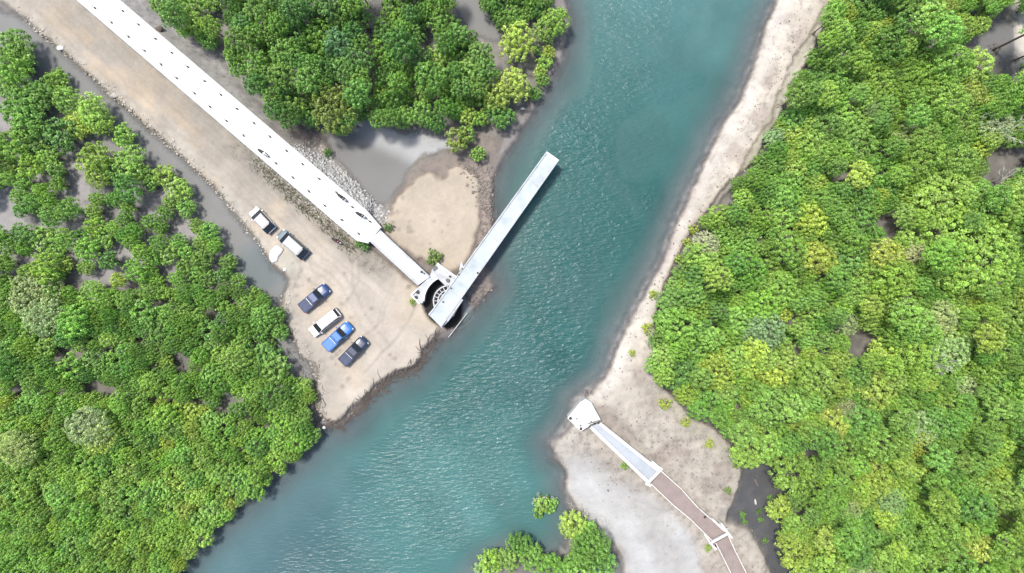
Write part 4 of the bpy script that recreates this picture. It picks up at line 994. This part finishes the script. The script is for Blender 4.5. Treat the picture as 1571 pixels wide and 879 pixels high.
def trunk_mb(R, Ht, seed, limbs=5, props=7):
    rr = random.Random(seed); m = MB()
    fork = Ht-R*1.05 if Ht-R*1.05 > .5 else .5
    lean = (rr.uniform(-.15, .15), rr.uniform(-.15, .15)); r0 = .06+.03*R
    m.tube([(0, 0, -.4), (lean[0]*.5, lean[1]*.5, fork*.5), (lean[0], lean[1], fork)], [r0*1.3, r0, r0*.8], 6)
    for i in range(limbs):
        a = 2*math.pi*(i+rr.random()*.6)/limbs; q = R*rr.uniform(.35, .62)
        m.tube([(lean[0], lean[1], fork-.1), (q*.55*math.cos(a), q*.55*math.sin(a), fork+(Ht-fork)*.35), (q*math.cos(a), q*math.sin(a), Ht-R*.40)], [r0*.6, r0*.4, r0*.16], 5)
    for i in range(props):
        a = 2*math.pi*(i+rr.random()*.7)/props; q = R*rr.uniform(.25, .5)
        m.tube([(0, 0, min(1.1, fork*.8)), (q*.6*math.cos(a), q*.6*math.sin(a), .7), (q*math.cos(a), q*math.sin(a), -.3)], [r0*.35, r0*.3, r0*.22], 4)
    return m
# classes: (R, Ht, clump size, leaf size, leaves, lobes, flat)
CL = {'S': (1.35, 3.0, .35, .24, 42, 5, 1.0), 'M': (2.0, 4.6, .42, .26, 48, 7, 1.0), 'L': (2.7, 5.8, .44, .26, 48, 9, 1.0), 'XL': (4.2, 6.6, .44, .26, 44, 13, .75),
      'T': (2.0, 8.4, .40, .26, 48, 6, 1.3), 'F': (2.3, 5.4, .30, .19, 32, 8, .9), 'B': (.8, 1.0, .24, .18, 24, 3, .8)}
PROTO = {}
for ci, (k_, (R, Ht, cs, ls_, nl, lb, fl)) in enumerate(CL.items()):
    PROTO[k_] = []
    for j in range(4 if k_ in 'SMLTF' else 2):
        v, f, c = crown_arrays(R, Ht, 100*ci+j, cs, ls_, nl, lb, fl)
        cm = np_mesh('crown', v, f, [M['leaf']], c)
        tmb = trunk_mb(R, Ht, 100*ci+j, 5 if k_ != 'B' else 3, 7 if k_ != 'B' else 0)
        tm = bpy.data.meshes.new('trunk'); tm.from_pydata(tmb.v, [], tmb.f); tm.materials.append(M['bark']); tm.update()
        PROTO[k_].append((R, Ht, v, f, c, cm, tm, tmb))
# tints (leaf albedo)
TINT = {'green': (0.170, 0.322, 0.062), 'deep green': (0.112, 0.240, 0.052), 'bright green': (0.238, 0.405, 0.076), 'yellow green': (0.315, 0.450, 0.085),
        'pale grey green': (0.320, 0.440, 0.170), 'golden green': (0.370, 0.450, 0.085), 'blue green': (0.122, 0.262, 0.088), 'olive': (0.205, 0.300, 0.078), 'ash grey': (0.37, 0.44, 0.230)}
trees = []      # dict(px,py,r(px),cls,tint,region,label or None)
rt = random.Random(99)
def addt(px, py, r, cls, tint, label=None, region='x'): trees.append(dict(px=px, py=py, r=r, cls=cls, tint=tint, label=label, region=region))
# --- single trees one can point to
ML = 'standing apart in the grey creek mud at upper left'
for (a, b, r, t, l) in (
    (80,121,15,'bright green','small mangrove at the top of the cluster standing in the grey mud at upper left'),
    (52,139,17,'green','mangrove on the left side of the cluster in the grey mud at upper left'),
    (97,151,18,'bright green','mangrove at the lower right of the cluster in the grey mud at upper left'),
    (134,168,20,'yellow green','brightest upper lobe mangrove of the big clump in the middle of the grey creek mud'),
    (112,188,18,'yellow green','bright mangrove at the lower left of the clump in the middle of the creek mud'),
    (148,185,17,'bright green','bright mangrove at the lower right of the clump in the middle of the creek mud'),
    (86,204,22,'deep green','dark mangrove just below left of the bright clump in the creek mud'),
    (186,207,15,'bright green','lone round mangrove nearest the dirt lot at upper left'),
    (194,244,20,'bright green','round mangrove directly below the lone one near the dirt lot'),
    (247,267,16,'bright green','outermost mangrove beside the creek below the lone round ones'),
    (272,289,16,'bright green','mangrove just below the outermost one beside the creek'),
    (140,241,21,'yellow green','yellowish mangrove left of the two lone round ones'),
    (168,262,15,'green','small mangrove tucked between the yellowish one and the gaps of grey mud'),
    (22,163,24,'green','wide mangrove near the left picture edge below the upper left forest corner'),
    (44,160,20,'green','mangrove right of the wide one near the left picture edge'),
    (33,188,20,'green','mangrove below the wide one near the left picture edge'),
    (15,68,24,'green','mangrove at the left picture edge just under the top corner'),
    (13,96,22,'bright green','second mangrove down the left picture edge'),
    (30,92,16,'deep green','small dark mangrove facing the creek at the top left corner'),
    (10,128,20,'green','third mangrove down the left picture edge'),
    (40,214,20,'green','mangrove below the shaded mud gaps near the left edge'),
    (12,222,22,'green','broad mangrove on the left edge beside the shaded mud')):
    addt(a, b, r, 'M' if r > 16 else 'S', t, l)
for (a, b, r, c, t, l) in (
    (793,64,23,'M','golden green','golden yellow mangrove near the river among the upper shore trees'),
    (853,28,18,'M','bright green','mangrove leaning over the river at the top beside the waterway'),
    (836,45,16,'M','bright green','mangrove between the golden tree and the river at the top'),
    (788,126,21,'M','yellow green','largest yellow green mangrove in the shallows of the upper left shore'),
    (764,146,18,'M','yellow green','yellow green mangrove left of the largest one in the upper shallows'),
    (745,150,15,'S','yellow green','small yellowish mangrove joining the upper forest to the shallows clump'),
    (768,175,17,'M','green','green mangrove at the bottom of the shallows clump'),
    (842,79,9,'S','yellow green','topmost bush of the thin row standing in the river shallows'),
    (836,94,11,'S','bright green','second bush of the thin row standing in the river shallows'),
    (829,108,9,'S','yellow green','third bush of the thin row standing in the river shallows'),
    (832,121,9,'S','green','fourth bush of the thin row standing in the river shallows'),
    (820,142,9,'S','green','last low bush of the thin row standing in the river shallows'),
    (824,76,7,'S','blue green','tiny bluish bush beside the thin row in the shallows'),
    (736,181,11,'S','bright green','small mangrove in the mud between forest and shallows clump'),
    (718,178,12,'S','yellow green','yellowish small mangrove against the forest edge above the pond mouth'),
    (703,214,17,'S','olive','olive mangrove alone on the brown mud above the sand spit'),
    (714,205,13,'S','green','green shoulder tree behind the olive mangrove above the sand spit'),
    (733,236,9.5,'S','bright green','tiny bright round bush right of the olive mangrove'),
    (832,782,13,'S','bright green','bright mangrove beside the bare branches in the lower river'),
    (846,779,10,'S','bright green','small mangrove right of the bare branches in the lower river'),
    (826,794,8,'S','bright green','tail bush below the bare branches in the lower river'),
    (880,808,19,'M','yellow green','bright upper tree of the mangrove clump at bottom centre'),
    (898,820,16,'M','bright green','bright second tree of the mangrove clump at bottom centre'),
    (905,846,24,'L','green','largest green tree of the clump at bottom centre'),
    (922,866,20,'M','green','tree at the right foot of the clump at bottom centre'),
    (889,872,20,'M','bright green','tree at the bottom edge below the largest one at bottom centre'),
    (797,842,15,'M','green','top tree of the small grove at the bottom edge of the river'),
    (815,858,17,'M','bright green','right hand tree of the small grove at the bottom edge of the river'),
    (780,860,17,'M','bright green','middle tree of the small grove at the bottom edge of the river'),
    (752,868,16,'M','yellow green','left tree of the small grove at the bottom edge of the river'),
    (736,876,13,'S','pale grey green','pale leftmost tree of the small grove at the bottom edge of the river'),
    (843,872,17,'M','green','low tree between the two bottom centre groves'),
    (866,876,16,'M','green','second low tree between the two bottom centre groves'),
    (786,835,7,'S','ash grey','tiny ash grey bush at the river tip of the small bottom grove'),
    (1500,386,52,'XL','yellow green','very large round pale lime tree beside the pool in the right forest'),
    (1452,305,36,'L','yellow green','large yellow tree above the long pool in the right forest'),
    (1400,212,27,'L','pale grey green','large pale tree in the upper middle of the right forest'),
    (1154,691,25,'L','yellow green','yellowish outer tree at the edge of the muddy inlet'),
    (1219,722,30,'L','bright green','big round tree standing out at the head of the muddy inlet'),
    (1200,783,17,'M','yellow green','narrow leaning tree on the right side of the muddy inlet'),
    (45,455,42,'XL','pale grey green','very large pale greyish tree at the left picture edge'),
    (60,487,30,'F','pale grey green','pale grey tree just below the very large pale one'),
    (130,655,34,'F','pale grey green','big pale tree in the lower left forest'),
    (150,670,24,'F','yellow green','yellowish tree joined to the big pale one at lower left'),
    (20,690,30,'F','pale grey green','pale feathery tree at the left edge halfway down the lower forest'),
    (510,165,30,'L','olive','pale topped tree at the point of the upper forest above the pond'),
    (525,130,22,'F','pale grey green','dusty pale tree inside the point of the upper forest'),
    (1535,190,26,'F','ash grey','ash grey half bare tree near the right picture edge'),
    (1300,498,20,'F','pale grey green','small pale tree just above the dark pool in the right forest'),
    (1303,628,17,'F','ash grey','small ash grey tree below the dark pool in the right forest'),
    (1348,712,16,'F','ash grey','ash grey crown in the lower middle of the right forest'),
    (1372,772,22,'F','pale grey green','round pale tree low in the right forest'),
    (1308,782,18,'F','pale grey green','pale tree left of the round one low in the right forest'),
    (1333,878,28,'F','pale grey green','pale tree cut by the bottom edge in the right forest'),
    (1462,540,32,'F','pale grey green','broad pale feathery tree in the right forest centre'),
    (1450,490,28,'F','pale grey green','upper pale feathery tree in the right forest centre'),
    (1418,660,30,'F','pale grey green','pale spreading tree below the feathery ones on the right'),
    (1420,683,20,'F','golden green','golden flecked tree below the pale spreading one on the right'),
    (1492,592,22,'F','pale grey green','round pale tree near the right edge at mid height'),
    (1085,375,22,'F','ash grey','ash grey bush on the forest edge beside the right bank'),
    (1248,335,20,'M','golden green','golden tree in the upper left of the right forest'),
    (1255,395,22,'M','golden green','second golden tree below the first in the right forest'),
    (1365,390,22,'F','golden green','golden pale tree left of the very large lime tree'),
    (1405,388,20,'F','ash grey','whitish tree between the golden pale one and the very large lime tree'),
    (1190,572,22,'M','golden green','golden tree in the lower left part of the right forest'),
    (1278,650,24,'M','golden green','golden tree right of the middle in the lower right forest'),
    (1348,598,24,'M','golden green','golden tree just right of and below the dark pool'),
    (1240,635,16,'M','yellow green','yellowish tree near the golden trees in the lower right forest'),
    (1508,840,22,'M','golden green','golden tree close to the bottom right corner')):
    addt(a, b, r*(.8 if t in ('ash grey', 'pale grey green') and a > 5 else 1), c, t, l)
# --- forests
def hole(hs, x, y): return any(((x-a)/rx_)**2+((y-b)/ry_)**2 < 1 for (a, b, rx_, ry_) in hs)
def forest(region, poly, rmin, rmax, cls, tints, holes=(), dens=1.0, gap=.0):
    xs = [p[0] for p in poly]; ys = [p[1] for p in poly]; tries = 0; area = 0
    x0, x1, y0, y1 = min(xs), max(xs), min(ys), max(ys)
    nmax = int((x1-x0)*(y1-y0)/(rmin*rmin)*9)
    while tries < nmax:
        tries += 1; x, y = rt.uniform(x0, x1), rt.uniform(y0, y1)
        if not inpoly(x, y, poly) or hole(holes, x, y): continue
        r = rmin+(rmax-rmin)*rt.random()**1.6*(1 if tries < nmax*.4 else .5)
        if hole([(a, b, c_+r*.62, d_+r*.62) for (a, b, c_, d_) in holes], x, y): continue
        # keep the crown inside the outline
        if not all(inpoly(x+r*.55*math.cos(a), y+r*.55*math.sin(a), poly) for a in (0, 1.57, 3.14, 4.71)): continue
        ok = True
        for t in trees:
            if abs(t['px']-x) > 90 or abs(t['py']-y) > 90: continue
            if math.hypot(t['px']-x, t['py']-y) < (t['r']+r)*.62*dens: ok = False; break
        if not ok: continue
        if gap and fbm(np.array(x/42.), np.array(y/42.), 2, 5) < gap: continue
        # tints come in patches
        pn = float(vnoise(np.array(x/70.), np.array(y/70.), 8))*.45+rt.random()*.55; acc = 0; tint = tints[-1][0]
        for (tn, wgt) in tints:
            acc += wgt
            if pn < acc: tint = tn; break
        c_ = rt.choice(cls)
        if r > 24 and c_ in 'MT': c_ = 'L'
        if tint in ('pale grey green', 'ash grey') and r > 15: c_ = 'F'
        addt(x, y, r, c_, tint, None, region)
TOPA = [(215,-50),(222,0),(245,18),(262,33),(285,53),(300,66),(330,78),(343,76),(334,40),(334,-50)]
TOPB = [(342,-50),(340,60),(350,100),(375,132),(400,160),(428,185),(465,196),(485,192),(512,202),(540,192),(560,172),(562,100),(564,0),(564,-50)]
TOPC = [(578,-50),(574,100),(567,160),(570,187),(595,199),(632,194),(660,205),(684,208),(690,180),(715,175),(742,160),(765,118),(764,85),(738,66),(702,38),(692,0),(692,-50)]
TOPD = [(725,-50),(738,6),(762,32),(800,42),(828,34),(846,0),(840,-50)]
LEFTU = [(-50,180),(60,225),(110,235),(160,262),(215,258),(240,262),(262,272),(285,298),(300,325),(325,348),(335,383),(365,412),(380,440),(380,440),(-50,440)]
LEFTM = [(-50,440),(380,440),(400,455),(428,465),(436,500),(428,545),(440,575),(470,582),(480,605),(470,640),(495,658),(485,680),(430,660),(300,620),(150,600),(-50,600)]
LEFTL = [(-50,600),(150,600),(300,620),(430,660),(485,680),(455,702),(430,730),(400,757),(370,777),(345,802),(315,828),(300,847),(280,872),(262,900),(240,940),(-50,940)]
RIGHT = [(1275,-50),(1275,0),(1258,40),(1245,70),(1238,100),(1215,140),(1200,180),(1182,205),(1165,240),(1148,265),(1118,300),(1098,322),(1073,347),(1056,378),(1040,405),(1025,433),(1006,472),(1002,520),(996,562),(1008,588),(1045,600),(1070,625),(1095,645),(1125,672),(1150,705),(1195,700),(1225,745),(1200,770),(1195,800),(1203,840),(1222,879),(1222,940),(1625,940),(1625,-50)]
g_ = [('deep green', .30), ('green', .40), ('bright green', .20), ('blue green', .10)]
forest('topA', TOPA, 13, 22, ['M', 'T'], g_)
forest('topB', TOPB, 13, 24, ['T', 'T', 'M'], [('blue green', .18), ('deep green', .34), ('green', .38), ('bright green', .10)])
forest('topC', TOPC, 13, 24, ['T', 'M'], [('deep green', .3), ('green', .4), ('bright green', .25), ('yellow green', .05)], [(655,55,9,26),(634,155,5,28)])
forest('topD', TOPD, 12, 20, ['M'], [('olive', .3), ('green', .4), ('deep green', .3)])
forest('leftU', LEFTU, 11, 21, ['M', 'M', 'S'], [('deep green', .10), ('green', .32), ('bright green', .44), ('yellow green', .14)], [(225,320,20,12),(182,212,20,14),(95,298,20,8),(160,330,13,13),(186,400,12,18),(152,425,18,9),(100,348,18,9),(165,287,16,11),(245,300,14,8),(225,365,12,8),(270,345,9,14),(330,400,8,8),(215,290,10,14),(60,270,12,9),(120,330,10,12),(290,370,8,9),(50,340,10,8),(40,400,12,8),(110,385,9,10),(250,420,10,7)], 1.20, .42)
forest('leftM', LEFTM, 11, 22, ['M', 'M', 'S', 'L'], [('blue green', .12), ('green', .44), ('bright green', .36), ('pale grey green', .08)], [(325,480,11,11),(278,562,14,14),(245,465,10,8),(95,545,12,10),(140,590,14,6),(350,612,18,8),(215,520,8,6)], 1.0, .10)
forest('leftL', LEFTL, 10, 18, ['S', 'M'], [('green', .30), ('bright green', .46), ('yellow green', .24)], [(145,592,14,6),(342,630,16,7)], .98)
forest('right', RIGHT, 13, 30, ['M', 'M', 'L', 'T'], [('deep green', .08), ('green', .32), ('bright green', .29), ('yellow green', .20), ('pale grey green', .11)],
       [(1365,345,18,14),(1452,354,28,16),(1487,432,16,8),(1325,532,24,17),(1512,62,26,15),(1556,60,28,60),(1552,243,32,20),(1535,268,18,12),(1345,236,16,6),(1290,510,10,5),(1505,498,6,8),(1190,716,8,22),(1235,700,6,16)])
print('TREES', len(trees))
# visible share: only crowns reaching the frame count
def vis(t): return -t['r'] < t['px'] < 1571+t['r'] and -t['r'] < t['py'] < 879+t['r']
cand = [t for t in trees if t['label']]+sorted([t for t in trees if not t['label'] and 4 < t['px'] < 1567 and 4 < t['py'] < 875], key=lambda t: -t['r'])
indiv = cand[:300]; iset = set(id(t) for t in indiv)
rest = [t for t in trees if id(t) not in iset]
def where(t):
    x, y, R_ = t['px'], t['py'], t['region']
    if R_ == 'topA': return 'in the small stand above the white road'
    if R_ == 'topB': return 'on the white road side of the upper forest' if (x-342)*.76-(y)*.65 < 60 else ('by the pond tip of the upper forest' if y > 110 else 'in the upper forest near the top edge')
    if R_ == 'topC': return 'on the pond front of the upper forest' if y > 120 else 'deep in the upper forest near the river'
    if R_ == 'topD': return 'in the river corner stand at the top'
    if R_ == 'leftU': return 'beside the creek at left' if x > 190 else ('among left edge mud gaps' if x < 95 else 'among the inner mud gaps at left')
    if R_ == 'leftM': return 'facing the parked pickups' if x > 330 else ('by the left edge at mid height' if x < 130 else 'in the middle of the left forest')
    if R_ == 'leftL': return 'lining the lower left river bank' if (x-490)*.70+(y-660)*.71 > -45 else ('in the bottom left corner' if y > 740 else 'inside the lower left forest')
    if y < 160: return 'at the top of the right forest'+(' beside the bank' if x < 1310 else (' by the corner pool' if x > 1470 else ''))
    if y < 330: return 'in the upper right forest '+('beside the bank' if x < 1230 else ('towards the edge' if x > 1450 else 'middle'))
    if y < 500: return 'in the right forest '+('beside the narrow bank' if x < 1130 else ('around the big lime tree' if x > 1420 else ('left of the pools' if x < 1290 else 'between the pools')))
    if y < 680: return 'in the right forest '+('above the shrubby sand' if x < 1150 else ('near the right edge' if x > 1430 else ('left of the dark pool' if x < 1290 else 'below the dark pool')))
    return 'in the lower right forest '+('beside the inlet' if x < 1290 else ('corner' if x > 1450 else 'middle'))
byl = {}
for t in indiv:
    if not t['label']: byl.setdefault((t['tint'], where(t)), []).append(t)
for (tn, wh), g in byl.items():
    left = list(g); base = f"{tn} mangrove {wh}"
    for t in g: t['grp'] = f"{tn} mangroves {wh}"
    if len(g) == 1: g[0]['final'] = 'single '+base; continue
    if len(g) == 2:
        a, b = sorted(g, key=lambda t: t['px']); a['final'] = 'left '+base; b['final'] = 'right '+base; continue
    for q, f in (('leftmost', lambda t: t['px']), ('rightmost', lambda t: -t['px']), ('uppermost', lambda t: t['py']), ('lowest', lambda t: -t['py']), ('broadest', lambda t: -t['r'])):
        if left: b = min(left, key=f); b['final'] = q+' '+base; left.remove(b)
    if len(left) == 2:
        a, b = sorted(left, key=lambda t: t['px']); a['final'] = 'inner left '+base; b['final'] = 'inner right '+base
    else:
        left.sort(key=lambda t: t['px'])
        for q, t in zip(('first inner', 'second inner', 'third inner', 'fourth inner', 'fifth inner', 'sixth inner', 'seventh inner', 'eighth inner', 'ninth inner'), left): t['final'] = q+' '+base
        for t in left[9:]: t['final'] = 'inner '+base
def place(t):
    cls = t['cls']; R, Ht = PROTO[cls][0][0], PROTO[cls][0][1]
    s = t['r']*.1/R*(1.2 if t['label'] else 1.08)
    sz = s**.6*(1.0 if cls != 'XL' else .9)*rt.uniform(.78, 1.22)
    if cls == 'B': sz = s
    h = Ht*sz
    p = P(t['px'], t['py'], h*.85)
    return p, s, sz, rt.uniform(0, 6.28), rt.randrange(len(PROTO[cls]))
def tintc(t):
    c = TINT[t['tint']]; k_ = rt.uniform(.95, 1.27); return (c[0]*k_*rt.uniform(.9, 1.12), c[1]*k_, c[2]*k_*rt.uniform(.85, 1.2))
for t in indiv:
    p, s, sz, rz, j = place(t); pr = PROTO[t['cls']][j]
    small = t['r'] < 11.5 and t['label']
    lab = t['label'] or t['final']
    o = empty('mangrove_tree', (p.x, p.y, gz(p.x, p.y)), rz, lab, 'mangrove', 'single trees one can point to' if t['label'] else t['grp'])
    o.scale = (s, s, sz)
    c = bpy.data.objects.new('crown', pr[5]); COL.objects.link(c); c.parent = o; cc_ = tintc(t); c.color = (*cc_, 1)
    k2_ = bpy.data.objects.new('trunk', pr[6]); COL.objects.link(k2_); k2_.parent = o
VV, FF, CC, MI = [], [], [], []; base_ = 0
for t in rest:
    p, s, sz, rz, j = place(t); pr = PROTO[t['cls']][j]; z0 = gz(p.x, p.y) if abs(p.x) < 83 and abs(p.y) < 49 else .1
    v = pr[2]; ca, sa = math.cos(rz), math.sin(rz)
    v2 = np.stack([(v[:, 0]*ca-v[:, 1]*sa)*s+p.x, (v[:, 0]*sa+v[:, 1]*ca)*s+p.y, v[:, 2]*sz+z0], -1)
    VV.append(v2); FF.append(pr[3]+base_); CC.append(pr[4]*np.array(tintc(t))); MI.append(np.zeros(len(pr[3]), int)); base_ += len(v2)
    tv = np.array([tuple(q) for q in pr[7].v]); tf = np.array([q for q in pr[7].f if len(q) == 4])
    v2 = np.stack([(tv[:, 0]*ca-tv[:, 1]*sa)*s+p.x, (tv[:, 0]*sa+tv[:, 1]*ca)*s+p.y, tv[:, 2]*sz+z0], -1)
    VV.append(v2); FF.append(tf+base_); CC.append(np.full((len(v2), 3), .1)); MI.append(np.ones(len(tf), int)); base_ += len(v2)
print('REST', len(rest), 'verts', base_)
me = np_mesh('mangrove_forest', np.concatenate(VV), np.concatenate(FF), [M['leaf'], M['bark']], np.concatenate(CC), midx=np.concatenate(MI))
o = bpy.data.objects.new('mangrove_forest', me); COL.objects.link(o)
tag(o, 'mass of smaller mangroves filling in between the larger crowns on both banks', 'mangrove forest', kind='stuff')

# --- shrubs on the sand
for (a, b, r, t, l) in (
    (668,394,13,'olive','round green shrub on the sand just above the swing pier'),(661,399,7,'green','small shrub left of the round one above the swing pier'),
    (560,379,9,'deep green','dark green shrub below the road end where the short bridge starts'),(551,374,6,'green','small shrub just left of the dark one at the road end'),
    (597,349,8,'deep green','dark shrub at the revetment end right of the short bridge'),(633,463,6,'yellow green','small yellowish shrub at the left wing of the swing pier'),
    (505,236,8,'deep green','dark shrub on the stones at the left shore of the pond'),(1018,618,11,'golden green','bright yellow shrub nearest the right forest on the pale bank'),
    (1050,646,9,'golden green','second yellow shrub down the right bank below the brightest one'),(1086,679,8,'golden green','third yellow shrub down the right bank'),
    (1128,713,6,'olive','small olive shrub on the crease above the muddy inlet'),(1115,751,7,'olive','faint olive shrub at the lower crease above the walkway'),
    (958,713,7,'bright green','green shrub hugging the left side of the trough bridge'),(968,541,6,'golden green','tiny yellow shrub alone on the narrow right bank'),
    (1001,452,8,'golden green','yellow bush on the forest edge of the narrow bank, upper one'),(991,503,9,'golden green','yellow bush on the forest edge of the narrow bank, lower one'),
    (1085,839,6,'yellow green','yellowish shrub beside the joint frame of the walkway'),(1137,788,6,'green','small green plant in the muddy inlet close to the bank'),
    (1141,799,5,'green','smaller plant just below the first in the muddy inlet'),(1163,783,5,'deep green','small dark plant in the middle of the muddy inlet'),
    (1166,795,5,'green','low plant beneath the dark one in the muddy inlet'),(1172,828,5,'green','low plant lower in the muddy inlet'),(1180,762,5,'green','tiny plant in the inlet near the big round tree'),
    (1062,352,9,'golden green','yellow green bush at the forest edge on the upper narrow bank'),(1052,372,8,'golden green','smaller yellow bush below it at the forest edge'),(1040,398,8,'yellow green','yellow green bush at the forest edge halfway down the narrow bank')):
    pr = PROTO['B'][int(a+b) % 2]; p = G(a, b); s = r*.1/pr[0]
    o = empty('shrub', p, a, l, 'shrub', 'low shrubs on sand and mud'); o.scale = (s, s, s*1.1)
    c = bpy.data.objects.new('foliage', pr[5]); COL.objects.link(c); c.parent = o; c.color = (*TINT[t], 1)
    k2_ = bpy.data.objects.new('stem', pr[6]); COL.objects.link(k2_); k2_.parent = o
# --- bare trees
def bare(px, py, z, R, label, seed, n=9):
    rr = random.Random(seed); g = P(px, py, z*.6); g.z = max(gz(g.x, g.y), -.3)
    o = empty('bare_tree', g, 0, label, 'bare tree')
    m = MB(); m.tube([(0, 0, -.3), (.05, .03, z*.35), (.1, 0, z*.6)], [.12, .09, .07], 6); m.build('trunk', M['deadwood'], o)
    m = MB()
    for i in range(n):
        a = 2*math.pi*i/n+rr.random(); q = R*rr.uniform(.6, 1)
        p1 = Vector((.1, 0, z*rr.uniform(.3, .6))); p2 = Vector((q*.5*math.cos(a), q*.5*math.sin(a), z*.7)); p3 = Vector((q*math.cos(a+.2), q*math.sin(a+.2), z*rr.uniform(.8, 1)))
        m.tube([p1, p2, p3], [.06, .045, .015], 5)
        for k_ in range(4):
            t = rr.uniform(.3, 1); s = p2.lerp(p3, t); b = a+rr.uniform(-1, 1); m.tube([s, s+Vector((math.cos(b), math.sin(b), .4))*R*.35], [.03, .01], 4)
    m.build('branches', M['deadwood'], o)
bare(827, 765, 2.2, 1.1, 'bare bleached branches sticking out of the lower river shallows', 3)
bare(850, 766, 1.4, .7, 'smaller bare dark branch right of the bleached one in the shallows', 9, 5)
bare(1538, 200, 6.2, 2.4, 'bleached bare tree near the right picture edge by the dark pool', 4, 14)
bare(1538, 275, 4.0, 1.8, 'leafless grey tree leaning over the dark pool at the right edge', 5, 10)
bare(893, 786, 1.4, 1.0, 'low bleached bare shrub above the bottom centre clump', 6, 8)
bare(1434, 556, 7.5, 1.6, 'bare whitish branches rising from the pale trees in the right forest', 8, 8)
